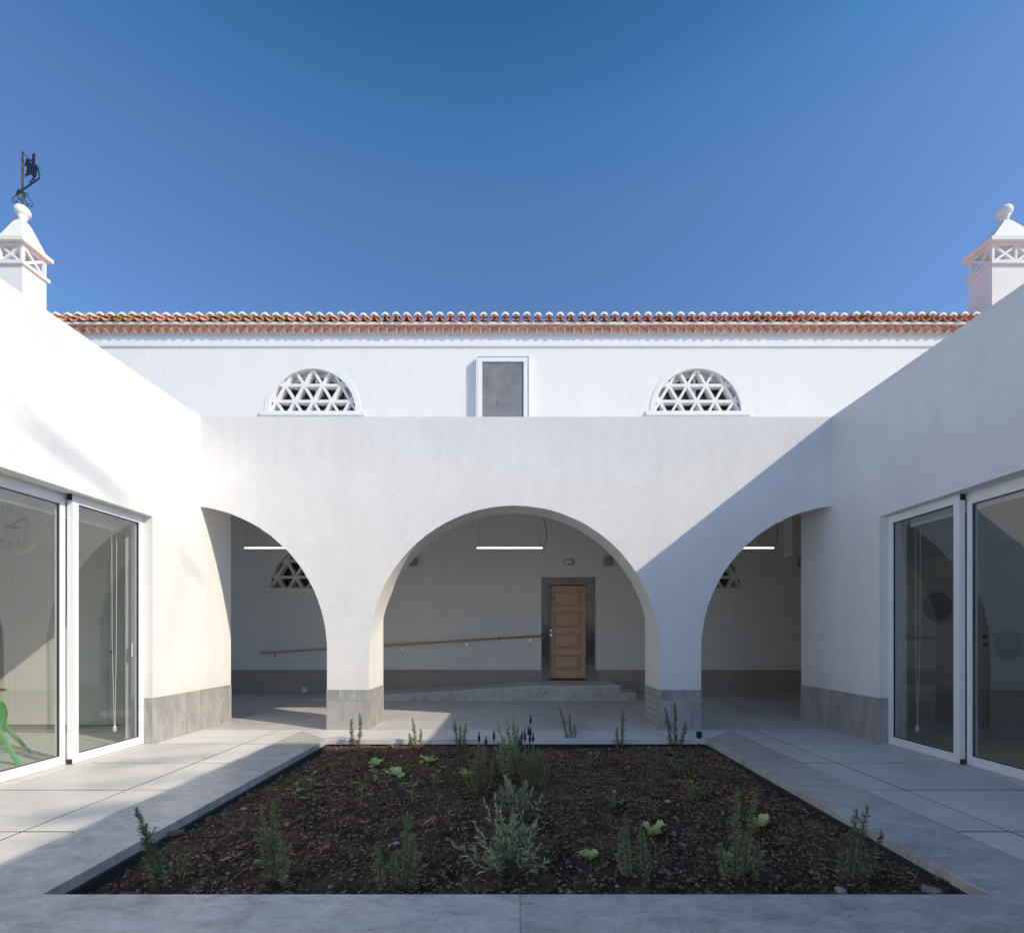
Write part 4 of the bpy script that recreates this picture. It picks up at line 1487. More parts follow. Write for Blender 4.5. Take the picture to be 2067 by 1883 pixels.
for hh in range(1, 13):
    a = PI / 2 - hh * PI / 6
    text_mesh('numeral', str(hh), 0.085, cxk + 0.222 * math.cos(a), yn_, czk + 0.222 * math.sin(a), M['clock_ink'], clk)
b_ = MB()
for k_ in range(60):
    a = PI / 2 - k_ * PI / 30
    r0 = 0.262 if k_ % 5 == 0 else 0.27
    wd = 0.004 if k_ % 5 == 0 else 0.0018
    d = Vector((math.cos(a), math.sin(a))); n_ = Vector((-d.y, d.x)) * wd
    P = [d * r0 + n_, d * r0 - n_, d * 0.283 - n_, d * 0.283 + n_]
    b_.prism([(cxk + p.x, czk + p.y) for p in P], 'y', yn_ - 0.0006, yn_ + 0.0012)
b_.build('minute_ticks', M['clock_ink'], clk)
for (ang, L0, L1, wd, yy) in ((PI / 2 - 2 * PI * (3 + 10 / 60) / 12, -0.07, 0.165, 0.011, 0.008), (PI / 2 - 2 * PI * 10 / 60, -0.07, 0.225, 0.009, 0.012)):
    d = Vector((math.cos(ang), math.sin(ang))); n_ = Vector((-d.y, d.x)) * wd
    P = [d * L0 + n_, d * L0 - n_, d * L1 - n_, d * L1 + n_]
    b_ = MB(); b_.prism([(cxk + p.x, czk + p.y) for p in P], 'y', yn_ - yy - 0.002, yn_ - yy); b_.build('clock_hand', M['clock_ink'], clk)
b_ = MB()
pts = [(cxk - 0.03 + 0.06 * i / 16, yn_, czk - 0.105 + 0.008 * math.sin(i * 1.3) * (1 if i > 2 else 1.8)) for i in range(17)]
b_.tube(pts, 0.0012, 4); b_.build('dial_script', M['clock_ink'], clk)

# child's chair and table at the left edge
kx, ky = -5.33, 4.78
ch = thing('small_chair', 'green plastic child chair with splayed legs behind the glass', 'chair', (kx, ky, 0.006))
for sx in (-1, 1):
    for sy in (-1, 1):
        L_ = MB(); L_.tube([(kx + sx * .33, ky + sy * .33, 0.007), (kx + sx * .325, ky + sy * .325, 0.03), (kx + sx * .15, ky + sy * .15, 0.37)], [0.017, 0.019, 0.026], 6)
        L_.build('leg', M['chair_green'], ch)
S_ = MB(); S_.cbox(kx - .185, kx + .185, ky - .18, ky + .18, 0.365, 0.395, 0.012); S_.build('seat', M['chair_green'], ch)
Bk = MB(); Bk.smooth = True
nU, nV = 10, 8
vs, fs = [], []
for sgn in (0, 1):
    for i in range(nU + 1):
        for j in range(nV + 1):
            u = (i / nU - 0.5) * 2; vv = j / nV
            wd = 0.20 + 0.03 * math.sin(vv * PI)
            yy = -0.185 - 0.05 * vv + 0.05 * u * u + sgn * 0.02
            vs.append((kx + u * wd, ky + yy, 0.37 + 0.31 * vv - 0.05 * abs(u) ** 4 * vv))
m_ = (nU + 1) * (nV + 1)
for i in range(nU):
    for j in range(nV):
        a = i * (nV + 1) + j
        fs.append((a, a + nV + 1, a + nV + 2, a + 1)); fs.append((m_ + a, m_ + a + 1, m_ + a + nV + 2, m_ + a + nV + 1))
for i in range(nU):
    for j in (0, nV):
        a = i * (nV + 1) + j
        fs.append((a, a + nV + 1, m_ + a + nV + 1, m_ + a))
for j in range(nV):
    for i in (0, nU):
        a = i * (nV + 1) + j
        fs.append((a, a + 1, m_ + a + 1, m_ + a))
Bk.add(vs, fs)
Bk.build('backrest', M['chair_green'], ch)
ch.rotation_euler = (0, 0, math.radians(39))
tb = thing('low_table', 'low wooden table top edge beyond the green chair', 'table', (-6.4, 5.2, 0.006))
b_ = MB(); b_.cbox(-7.2, -5.74, 5.0, 5.45, 0.65, 0.68, 0.005); b_.build('tabletop', M['table_wood'], tb)
for (a, c_) in ((-7.12, 5.08), (-5.85, 5.08), (-7.12, 5.37), (-5.85, 5.37)):
    b_ = MB(); b_.tube([(a, c_, 0.007), (a, c_, 0.65)], 0.02, 8); b_.build('leg', M['white_metal'], tb)

# ------------------------------------------------------------------ bare tree beyond the shaded wing (its boughs throw the soft streaks)
tree = thing('bare_tree', 'tall bare leafless tree standing beyond the shaded wing', 'tree', (19.5, -9.5, -0.35))
b_ = MB(); b_.smooth = True
b_.tube([(19.5, -9.5, -0.35), (19.3, -9.3, 4), (19.4, -9.2, 8.5), (19.2, -9.0, 12.0)], [0.34, 0.27, 0.21, 0.14], 10)
b_.build('trunk', M['bark'], tree)
def back(px, py, t):
    X, Y = at(px, py, 0)
    return Vector((X, Y, 0)) + Vector((1.263, -0.65, 1.0)) * t
def backw(px, py, t):
    Y = -XW * F / (px - CX); Z = H + (CY - py) / F * Y
    return Vector((-XW, Y, Z)) + Vector((1.263, -0.65, 1.0)) * t
knot = Vector((19.2, -9.0, 12.0))
boughs = [
    ([back(420, 1513, 16.0), back(330, 1521, 15.9), back(240, 1530, 15.8)], 0.03),
    ([back(400, 1543, 15.4), back(250, 1556, 15.3), back(110, 1571, 15.2)], 0.055),
    ([back(360, 1588, 16.2), back(200, 1608, 16.1), back(60, 1625, 16.0)], 0.04),
    ([back(190, 1661, 15.0), back(60, 1684, 14.9), back(-60, 1702, 14.8)], 0.09),
    ([back(250, 1720, 14.6), back(60, 1745, 14.6), back(-80, 1760, 14.5)], 0.04),
    ([backw(200, 995, 14.0), backw(120, 930, 14.2), backw(40, 870, 14.4), backw(-60, 790, 14.6)], 0.038),
    ([backw(374, 1166, 14.2), backw(338, 1125, 14.3), backw(318, 1090, 14.4)], 0.022),
]
for pts, r in boughs:
    b_ = MB(); b_.smooth = True
    b_.tube([pts[0]] + pts[1:-1] + [pts[-1]], [r * 0.7] + [r] * (len(pts) - 2) + [r * 0.6], 7)
    b_.tube([pts[len(pts) // 2], (pts[len(pts) // 2] + knot) / 2 + Vector((0.6, -0.5, 0.5)), knot], [0.007, 0.010, 0.03], 6)
    b_.build('bough', M['bark'], tree)

# ------------------------------------------------------------------ soil
NX, NY = 480, 370
x0, x1, y0, y1 = -XI - 0.03, XI + 0.03, YN1 - 0.03, YF0 + 0.03


def soil_z(x, y):
    v = Vector((x, y, 0.0))
    z = -0.088
    z += 0.035 * mnoise.noise(v * 1.1) + 0.018 * mnoise.noise(v * 3.7 + Vector((5, 1, 0)))
    z += 0.014 * mnoise.noise(v * 11) + 0.014 * mnoise.noise(v * 26)
    ed = min(x + XI, XI - x, y - YN1, YF0 - y)
    z -= 0.006 * max(0, 1 - ed / 0.12)
    return z


vs = []
for j in range(NY + 1):
    yy = y0 + (y1 - y0) * j / NY
    for i in range(NX + 1):
        xx = x0 + (x1 - x0) * i / NX
        v = Vector((xx, yy, 0))
        vs.append((xx, yy, soil_z(xx, yy) + 0.013 * mnoise.noise(v * 52) + 0.009 * mnoise.noise(v * 105)))
fs = []
for j in range(NY):
    for i in range(NX):
        a = j * (NX + 1) + i
        fs.append((a, a + 1, a + NX + 2, a + NX + 1))
b_ = MB(); b_.v = vs; b_.f = fs; b_.m = [0] * len(fs); b_.sm = [True] * len(fs)
tag(b_.build('soil', M['soil']), kind='structure')

ico_v = []
import bmesh
bm = bmesh.new(); bmesh.ops.create_icosphere(bm, subdivisions=1, radius=1)
bm.verts.ensure_lookup_table()
IV = [v.co.copy() for v in bm.verts]; IF = [tuple(v.index for v in f.verts) for f in bm.faces]
bm.free()
bm = bmesh.new(); bmesh.ops.create_icosphere(bm, subdivisions=2, radius=1)
bm.verts.ensure_lookup_table()
IV2 = [v.co.copy() for v in bm.verts]; IF2 = [tuple(v.index for v in f.verts) for f in bm.faces]
bm.free()
rs = random.Random(11)


def lump(b_, x, y, z, r, flat=0.7, hi=False, jag=0.25):
    V_, F_ = (IV2, IF2) if hi else (IV, IF)
    sc_ = (r * rs.uniform(.75, 1.3), r * rs.uniform(.75, 1.3), r * flat * rs.uniform(.75, 1.2))
    ca, sa = math.cos(rs.uniform(0, 6.3)), math.sin(rs.uniform(0, 6.3))
    o_ = Vector((rs.uniform(0, 99), rs.uniform(0, 99), 0))
    out_ = []
    for p in V_:
        k_ = 1 + (jag * 2 * mnoise.noise(p * 1.7 + o_) if hi else rs.uniform(-jag, jag))
        px, py, pz = p.x * sc_[0] * k_, p.y * sc_[1] * k_, p.z * sc_[2] * k_
        out_.append((x + px * ca - py * sa, y + px * sa + py * ca, z + pz))
    b_.add(out_, F_)


def rnd_soil():
    y = YN1 + 0.02 + (YF0 - YN1 - 0.04) * rs.random()
    return rs.uniform(-XI + 0.01, XI - 0.01), y


b_ = MB()
for i in range(24000):
    x, y = rnd_soil()
    r = 0.004 + 0.013 * rs.random() ** 3
    if rs.random() < 0.008: r = rs.uniform(0.02, 0.034)
    lump(b_, x, y, soil_z(x, y) + r * 0.35, r)
tag(b_.build('soil_clods', M['clod']), 'loose dark crumbs of earth over the bed', kind='stuff')
b_ = MB()
for i in range(2600):
    x, y = rnd_soil()
    r = 0.002 + 0.0055 * rs.random() ** 2
    if rs.random() < 0.04: r = rs.uniform(0.008, 0.013)
    lump(b_, x, y, soil_z(x, y) + r * 0.5 + 0.004, r, 0.6)
tag(b_.build('pebbles', M['pebble']), 'pale pebbles scattered over the soil', kind='stuff')
b_ = MB()
for i in range(8000):
    x, y = rnd_soil()
    z = soil_z(x, y) + rs.uniform(0.004, 0.014)
    L, W = rs.uniform(0.008, 0.036), rs.uniform(0.002, 0.006)
    a, t1, t2 = rs.uniform(0, 2 * PI), rs.uniform(-.6, .6), rs.uniform(-.6, .6)
    d = Vector((math.cos(a), math.sin(a), t1)) * L / 2; n_ = Vector((-math.sin(a), math.cos(a), t2)) * W / 2
    c_ = Vector((x, y, z)); up = Vector((0, 0, 0.0025))
    b_.mi = 1 if rs.random() < 0.3 else 0
    b_.add([c_ - d - n_, c_ + d - n_, c_ + d + n_, c_ - d + n_, c_ - d - n_ + up, c_ + d - n_ + up, c_ + d + n_ + up, c_ - d + n_ + up],
           [(4, 5, 6, 7), (0, 1, 5, 4), (1, 2, 6, 5), (2, 3, 7, 6), (3, 0, 4, 7)])
tag(b_.build('bark_chips', [M['clod'], M['straw']]), 'small bark chips mixed into the top of the soil', kind='stuff')
b_ = MB()
for i in range(620):
    x, y = rnd_soil()
    if rs.random() < 0.45:
        x = rs.uniform(0.25, 2.0); y = rs.uniform(3.9, 5.85)
    L = rs.uniform(0.03, 0.11) * (1.4 if rs.random() < .12 else 1)
    a = rs.uniform(0, 2 * PI); c_ = rs.uniform(-.6, .6)
    pts = []
    for k_ in range(4):
        t = k_ / 3 - 0.5
        aa = a + c_ * t
        px, py = x + L * t * math.cos(aa), y + L * t * math.sin(aa)
        pts.append((px, py, soil_z(px, py) + 0.010 + 0.012 * rs.random()))
    b_.tube(pts, rs.uniform(0.0012, 0.0028), 4)
tag(b_.build('straw_bits', M['straw']), 'bits of straw and twig lying on the soil', kind='stuff')

for (px, py, r, lab) in ((1697, 1801, 0.026, 'pale grey stone at the near edge below the rosemary by the shaded coping'),
                         (1360, 1684, 0.024, 'brown stone right of the lone lettuce in the shaded half'),
                         (1378, 1707, 0.019, 'pointed grey stone in front of the brown stone and lettuce'),
                         (1348, 1616, 0.022, 'white chalky stone behind the lettuce in the shaded half'),
                         (492, 1634, 0.024, 'tan stone near the left coping'),
                         (1880, 1806, 0.032, 'flat grey stone in the near corner beside the shaded coping'),
                         (810, 1530, 0.022, 'sunlit tan stone at the far edge of the bed'),
                         (345, 1745, 0.026, 'dark grey stone right of the leaning rosemary'),
                         (800, 1706, 0.020, 'whitish stone behind the rosemary nearest the silver lavender')):
    x, y = at(px, py, -0.09)
    b_ = MB()
    b_.smooth = False
    lump(b_, x, y, soil_z(x, y) + r * 0.4, r, 0.75, True)
    tag(b_.build('stone', M['rock'] if 'tan' not in lab and 'brown' not in lab else M['pebble'], origin=(x, y, soil_z(x, y))), lab, 'stone', 'loose stones on the soil')
# broken twig of bark by the left coping
x, y = at(338, 1697, -0.1)
b_ = MB(); b_.smooth = True
b_.tube([(x - 0.07, y - 0.05, soil_z(x, y) + 0.02), (x, y, soil_z(x, y) + 0.03), (x + 0.07, y + 0.06, soil_z(x, y) + 0.025)], [0.022, 0.026, 0.02], 7)
tag(b_.build('wood_chunk', M['bark'], origin=(x, y, soil_z(x, y))), 'dark chunk of dead wood lying beside the left coping', 'wood')
x, y = at(997, 1749, -0.1)
z = soil_z(x, y) + 0.03
b_ = MB()
b_.add([(x - 0.055, y, z), (x - 0.05, y - 0.02, z - 0.012), (x, y - 0.012, z + 0.004), (x + 0.05, y + 0.002, z + 0.02), (x + 0.048, y + 0.015, z + 0.03), (x, y + 0.01, z + 0.014)],
       [(0, 1, 2, 5), (5, 2, 3, 4)])
md_ = b_.build('plant_tag', M['white_plastic'], origin=(x, y, z))
mo = md_.modifiers.new('thick', 'SOLIDIFY'); mo.thickness = 0.0012
tag(md_, 'crumpled white plant tag under the big silver lavender', 'tag')

# ------------------------------------------------------------------ plants
rp = random.Random(21)


def curve(p, tip, bend, n=9):
    p, tip = Vector(p), Vector(tip)
    out_ = []
    for i in range(n):
        t = i / (n - 1)
        out_.append(p.lerp(tip, t) + Vector(bend) * math.sin(t * PI))
    return out_


def sample(pts, t):
    t = max(0, min(0.9999, t)) * (len(pts) - 1)
    i = int(t)
    a, b = pts[i], pts[i + 1]
    return a.lerp(b, t - i), (b - a).normalized()


def around(d):
    s1 = d.orthogonal().normalized()
    s2 = d.cross(s1)
    a = rp.uniform(0, 2 * PI)
    return s1 * math.cos(a) + s2 * math.sin(a)


def rosemary(px, py, stems, label, dens=1.0, mats=('rosemary_green', 'rosemary_pale'), name='rosemary', leafL=0.030, yellow=False, flowers=0):
    """stems: list of (tip pixel x, tip pixel y, side shift of the foot in metres)"""
    zb = -0.105
    x, y = at(px, py, zb)
    zb = soil_z(x, y)
    root = thing(name, label, 'rosemary', (x, y, zb), 'rosemary plants in the bed')
    st, fo = MB(), MB()
    for (tx, ty, sh) in stems:
        yy = y + rp.uniform(-.05, .05)
        tip = Vector(((tx - CX) / F * yy, yy, H - (ty - CY) / F * yy))
        foot = Vector((x + sh, y + rp.uniform(-.02, .02), zb - 0.02))
        pts = curve(foot, tip, (rp.uniform(-.02, .02), rp.uniform(-.02, .02), 0))
        Ls = (tip - foot).length
        st.tube(pts, [0.0042] * 5 + [0.003] * 2 + [0.002, 0.0012], 5)
        n = int(Ls / 0.0016 * dens)
        for k_ in range(n):
            t = 0.10 + 0.90 * (k_ / n)
            p, d = sample(pts, t)
            o_ = around(d)
            up = 0.55 + 1.3 * max(0, t - 0.75) * 4 * 0.5 + rp.uniform(-.35, .35)
            dd = (o_ + d * up).normalized()
            if t < 0.45: dd = (dd + Vector((0, 0, -0.15))).normalized()
            L = leafL * rp.uniform(.7, 1.25) * (1 - 0.35 * max(0, t - 0.8) * 5)
            yl = yellow and t > 0.6
            fo.mi = 2 if yl and rp.random() < .8 else (1 if rp.random() < (0.75 - 0.85 * t) else 0)
            fo.leaf(p + o_ * 0.002, dd, d, L, L * 0.19, 0.1, rp.uniform(-.1, .25))
        # short side shoots
        for k_ in range(int(Ls * 26)):
            t = rp.uniform(.12, .7)
            p, d = sample(pts, t)
            o_ = around(d)
            q_ = p + (o_ * 0.75 + d * 0.6) * rp.uniform(.025, .07)
            st.tube([p, q_], 0.0013, 4, False)
            for j in range(16):
                pp = p.lerp(q_, rp.uniform(.3, 1.0)); o2 = around((q_ - p).normalized())
                fo.mi = 1 if rp.random() < (0.7 - 0.6 * t) else 0
                fo.leaf(pp, (o2 + (q_ - p).normalized() * 0.8), d, leafL * rp.uniform(.6, 1.0), leafL * 0.16, 0.1)
    for k_ in range(flowers):
        tx, ty, sh = stems[rp.randrange(len(stems))]
    st.build('stem', M['stem_brown'], root)
    f_ = fo.build('foliage', [M[mats[0]], M[mats[1]], M['rosemary_yellow']], root)
    f_['kind'] = 'stuff'
    return root


rosemary(326, 1798, [(275, 1632, 0.0), (293, 1665, 0.01), (305, 1700, 0.02)], 'tall rosemary leaning left over the near left corner of the bed', 1.15, ('rosemary_dark', 'rosemary_pale'))
rosemary(366, 1772, [(356, 1716, 0)], 'tiny single stemmed rosemary beside the leaning one', 0.9, leafL=0.018)
rosemary(552, 1795, [(528, 1630, -.03), (550, 1618, 0.0), (568, 1700, 0.05), (540, 1690, -.02)], 'bushy rosemary in the near row, second from the left coping')
rosemary(800, 1800, [(763, 1700, -.06), (795, 1725, -.01), (822, 1642, 0.03), (838, 1690, 0.05), (846, 1728, 0.09)], 'rosemary in the near row left of the big silver lavender')
rosemary(1278, 1785, [(1252, 1672, -.05), (1264, 1670, -.02), (1294, 1668, 0.04), (1312, 1742, 0.07)], 'grey green rosemary in the near row right of the big silver lavender', 0.95, ('rosemary_green', 'rosemary_pale'))
rosemary(1492, 1785, [(1490, 1600, -.02), (1526, 1603, 0.02), (1455, 1705, -.06), (1528, 1700, 0.07), (1500, 1690, 0.01)], 'tallest dark green rosemary in the near row with a lettuce behind it', 1.1)
rosemary(1722, 1790, [(1728, 1635, -.03), (1752, 1628, 0.0), (1700, 1690, -.07), (1780, 1680, 0.05), (1750, 1700, .02)], 'dark rosemary standing against the shaded coping in the near row', 0.95, ('rosemary_dark', 'rosemary_pale'))
rosemary(717, 1512, [(709, 1452, -.03), (726, 1440, 0.02)], 'two stemmed dark rosemary in front of the sunlit pier', 1.3, ('rosemary_dark', 'rosemary_dark'))
rosemary(840, 1513, [(832, 1450, -.02), (850, 1472, 0.05), (826, 1480, -.05)], 'sunlit rosemary by the sunny patch of floor in the far row', 1.2)
rosemary(928, 1513, [(917, 1452, -.03), (929, 1463, 0.01), (942, 1458, 0.06)], 'rosemary with a yellow tip in the far row', 1.2, yellow=True)
rosemary(1155, 1506, [(1129, 1427, -.03), (1150, 1442, 0.03), (1160, 1462, 0.05)], 'two stemmed rosemary leaning left in the middle of the far row', 1.2)
rosemary(1252, 1512, [(1257, 1433, 0.02), (1246, 1468, -.03)], 'slim upright rosemary in the far row left of the shaded pier', 1.2)
rosemary(1362, 1512, [(1342, 1428, -.04), (1362, 1419, 0.0), (1384, 1457, 0.04)], 'three stemmed rosemary in front of the shaded pier', 1.3, ('rosemary_dark', 'rosemary_green'))


# big silver lavender: every leaf a piece of its own
def leaf_data(name, L, W, mt, nL=5, cup=0.25, arc=0.25):
    b_ = MB(); b_.smooth = True
    vs, fs = [], []
    for i in range(nL + 1):
        t = i / nL
        wv = W / 2 * (math.sin(PI * min(1, t * 0.92 + 0.06)) ** 0.75)
        z = arc * L * t * (1 - t) * 1.6
        vs += [(-wv, L * t, z + cup * wv), (0, L * t, z), (wv, L * t, z + cup * wv)]
    for i in range(nL):
        a = i * 3
        fs += [(a, a + 1, a + 4, a + 3), (a + 1, a + 2, a + 5, a + 4)]
    b_.add(vs, fs)
    o = b_.build(name, mt)
    d = o.data
    bpy.data.objects.remove(o)
    return d


def place_leaf(data, parent, p, d, nrm, scale=1.0, name='leaf'):
    d = Vector(d).normalized()
    s_ = d.cross(Vector(nrm))
    s_ = s_.normalized() if s_.length > 1e-5 else d.orthogonal().normalized()
    n = s_.cross(d).normalized()
    o = bpy.data.objects.new(name, data)
    col.objects.link(o)
    o.parent = parent
    m3 = Matrix((s_, d, n)).transposed()
    o.matrix_local = Matrix.Translation(Vector(p) - wloc(parent)) @ m3.to_4x4() @ Matrix.Scale(scale, 4)
    return o


SIL = leaf_data('silver_leaf', 0.062, 0.0135, M['silver_leaf'])


def silver(px, py, label, shoots, pieces=True, scale=1.0, spikes=()):
    x, y = at(px, py, -0.105)
    zb = soil_z(x, y)
    root = thing('silver_lavender', label, 'lavender', (x, y, zb), 'silver lavenders in the bed')
    st, fo = MB(), MB()
    n_leaf = 0
    for (tx, ty, dy) in shoots:
        yy = y + dy
        tip = Vector(((tx - CX) / F * yy, yy, H - (ty - CY) / F * yy))
        foot = Vector((x + rp.uniform(-.04, .04), y + rp.uniform(-.03, .03), zb - 0.01))
        pts = curve(foot, tip, (rp.uniform(-.02, .02), 0, -0.02 if abs(tip.x - x) > .12 else 0))
        st.tube(pts, [0.004] * 4 + [0.003] * 3 + [0.002] * 2, 5)
        L = (tip - foot).length
        nl = 14 if pieces else 30
        for k_ in range(nl):
            t = 0.55 + 0.45 * k_ / nl if L > 0.15 else 0.3 + 0.7 * k_ / nl
            p, d = sample(pts, t)
            o_ = around(d)
            up = 0.5 + 2.2 * max(0, (t - 0.72) / 0.28) * rp.uniform(.6, 1.2)
            dd = (o_ + d * up + Vector((0, 0, .1))).normalized()
            s_ = scale * rp.uniform(.6, 1.05) * (1.0 - 0.35 * max(0, t - 0.85) / 0.15)
            if pieces and n_leaf < 295:
                place_leaf(SIL, root, p, dd, d, s_)
                n_leaf += 1
            else:
                fo.leaf(p, dd, d, 0.06 * s_, 0.012 * s_, 0.2, .2)
    if pieces:                      # older leaves crowding the inside of the bush
        for k_ in range(46):
            a, el = rp.uniform(0, 2 * PI), rp.uniform(.25, 1.5)
            R_ = rp.uniform(.10, .24)
            tip = Vector((x + R_ * math.cos(a) * math.cos(el), y + R_ * .8 * math.sin(a) * math.cos(el), zb + .04 + R_ * 1.25 * math.sin(el)))
            pts = curve((x, y, zb), tip, (0, 0, 0), 6)
            st.tube(pts, 0.0022, 4)
            for j in range(14):
                t = rp.uniform(.5, 1.0)
                p, d = sample(pts, t)
                o_ = around(d)
                fo.leaf(p, o_ + d * rp.uniform(.5, 1.8) + Vector((0, 0, .2)), d, rp.uniform(.035, .06), .012, .2, .2)
    for (tx, ty) in spikes:
        tip = Vector(((tx - CX) / F * y, y, H - (ty - CY) / F * y))
        st.mi = 0
        p0 = Vector((x + rp.uniform(-.02, .02), y, zb + 0.25))
        st.tube([p0, p0.lerp(tip, .5) + Vector((.01, 0, 0)), tip], 0.0016, 4)
    st.build('stem', M['stem_brown'], root)
    if fo.f:
        f_ = fo.build('foliage', M['silver_leaf'], root); f_['kind'] = 'stuff'
    return root


front_shoots = [(978, 1616, .03), (1000, 1660, -.03), (958, 1660, -.02), (965, 1690, -.05), (1010, 1640, 0.02), (1035, 1632, .05), (1042, 1690, -.08),
                (1055, 1640, .08), (1075, 1665, .02), (1085, 1650, .05), (1070, 1690, -.04), (1088, 1705, -.05), (1060, 1720, -.10), (1030, 1700, -.07),
                (912, 1700, -.08), (945, 1735, -.10), (950, 1705, -.04), (990, 1720, -.09), (1020, 1675, -.02), (1000, 1612, .08), (1030, 1650, 0.0)]
silver(1032, 1782, 'big silver lavender bush in the middle of the near row', front_shoots)
back_shoots = [(1020, 1567, .05), (1030, 1580, .0), (1012, 1592, -.03), (1000, 1600, .0), (1037, 1597, -.04), (1062, 1578, .05), (1053, 1592, .0), (1075, 1592, -.02), (1094, 1605, -.03), (1026, 1612, -.06), (1043, 1618, -.05)]
silver(1040, 1668, 'low silver lavender just behind the big one', back_shoots, False, 0.95)
far_shoots = [(1006, 1462, .1), (1022, 1470, 0), (1034, 1463, .05), (1046, 1470, .1), (1060, 1468, .12), (1018, 1490, -.1), (1032, 1495, -.1), (1044, 1490, -.05),
              (1008, 1500, -.05), (1026, 1520, -.15), (1005, 1525, -.1), (1015, 1540, -.15), (1040, 1525, -.1), (1052, 1500, .0), (1030, 1545, -.15), (1022, 1450, .1), (1002, 1510, .1), (1045, 1480, .0)]
silver(1034, 1585, 'silver lavender standing at the far end of the middle row', far_shoots, False, 1.15, [(1037, 1442), (1040, 1446), (1036, 1439)])


def olive_lavender(px, py, n, spread, hpx, label, flowers):
    x, y = at(px, py, -0.105)
    zb = soil_z(x, y)
    root = thing('olive_lavender', label, 'lavender', (x, y, zb), 'olive green lavenders with dark flower heads')
    st, fo = MB(), MB()
    tips = []
    for k_ in range(n):
        u_ = rp.gauss(0, .48)
        u_ = max(-1.1, min(1.1, u_))
        tx = px + u_ * spread; ty = py - hpx * rp.uniform(.4, 1.0) * (1 - 0.3 * abs(u_))
        tips.append((tx, ty, False))
    for f_ in flowers: tips.append((f_[0], f_[1] + 13, True))
    for (tx, ty, fl) in tips:
        yy = y + rp.uniform(-.1, .1)
        tip = Vector(((tx - CX) / F * yy, yy, H - (ty - CY) / F * yy))
        foot = Vector((x + (tip.x - x) * 0.35 + rp.uniform(-.02, .02), y + rp.uniform(-.04, .04), zb - .01))
        pts = curve(foot, tip, (rp.uniform(-.02, .02) + (tip.x - foot.x) * .15, 0, 0))
        st.tube(pts, 0.002, 4)
        L = (tip - foot).length
        for j in range(int(L / 0.0052)):
            t = 0.08 + 0.92 * rp.random()
            p, d = sample(pts, t)
            o_ = around(d)
            fo.leaf(p, o_ + d * rp.uniform(.6, 1.6), d, rp.uniform(.014, .026), 0.0045, .1, .1)
    st.build('stem', M['stem_brown'], root)
    f2 = fo.build('foliage', M['olive_leaf'], root); f2['kind'] = 'stuff'
    for (fx_, fy_) in flowers:
        p = Vector(((fx_ - CX) / F * y, y, H - (fy_ - CY) / F * y))
        b_ = MB(); b_.smooth = True
        b_.lathe((p.x, p.y, p.z - 0.035), [(0.002, -0.02), (0.008, -0.008), (0.0125, 0.008), (0.0115, 0.025), (0.008, 0.04), (0.004, 0.047), (0.007, 0.056), (0.001, 0.072)], 8)
        b_.build('flower_head', M['purple_flower'], root)


olive_lavender(968, 1602, 42, 34, 104, 'olive lavender with dark flower heads left of the middle row', [(967, 1485), (981, 1492), (997, 1482)])
olive_lavender(1078, 1592, 46, 34, 98, 'olive lavender with many dark flower heads right of the middle row', [(1071, 1450), (1067, 1472), (1071, 1474), (1060, 1484), (1070, 1487), (1053, 1483), (1049, 1495), (1076, 1486), (1053, 1508), (1070, 1507)])


# lettuces
def lettuce(px, py, size, label, red=False, n=6):
    x, y = at(px, py, -0.09)
    zb = soil_z(x, y)
    root = thing('red_lettuce' if red else 'lettuce', label, 'lettuce', (x, y, zb), 'red lettuces in the bed' if red else 'pale green lettuces in the bed')
    mt = M['lettuce_red' if red else 'lettuce']
    for k_ in range(n):
        a = 2 * PI * k_ / n + rp.uniform(-.5, .5)
        el = rp.uniform(.25, 1.25)
        L = size * rp.uniform(.7, 1.15); W = L * rp.uniform(.55, .85)
        b_ = MB(); b_.smooth = True
        nu, nv = 6, 6
        vs, fs = [], []
        ph = rp.uniform(0, 6)
        d0 = Vector((math.cos(a), math.sin(a), 0)); sd = Vector((-d0.y, d0.x, 0))
        curl = rp.uniform(-.2, 1.1)
        pos = Vector((x, y, zb + 0.004)); ang = el
        for i in range(nu + 1):
            t = i / nu
            wv = W * (0.18 + 0.82 * math.sin(PI * (0.08 + 0.80 * t))) * 0.5
            dirv = d0 * math.cos(ang) + Vector((0, 0, 1)) * math.sin(ang)
            nv_ = d0 * -math.sin(ang) + Vector((0, 0, 1)) * math.cos(ang)
            for j in range(nv + 1):
                u = j / nv * 2 - 1
                ruf = 0.16 * L * abs(u) ** 2 * math.sin(u * 5 + t * 9 + ph) * t
                vs.append(pos + sd * (u * wv) + nv_ * (0.30 * wv * u * u + ruf))
            pos = pos + dirv * (L / nu)
            ang -= curl / nu
        for i in range(nu):
            for j in range(nv):
                q_ = i * (nv + 1) + j
                fs.append((q_, q_ + 1, q_ + nv + 2, q_ + nv + 1))
        b_.add(vs, fs)
        b_.build('leaf', mt, root)
    return root


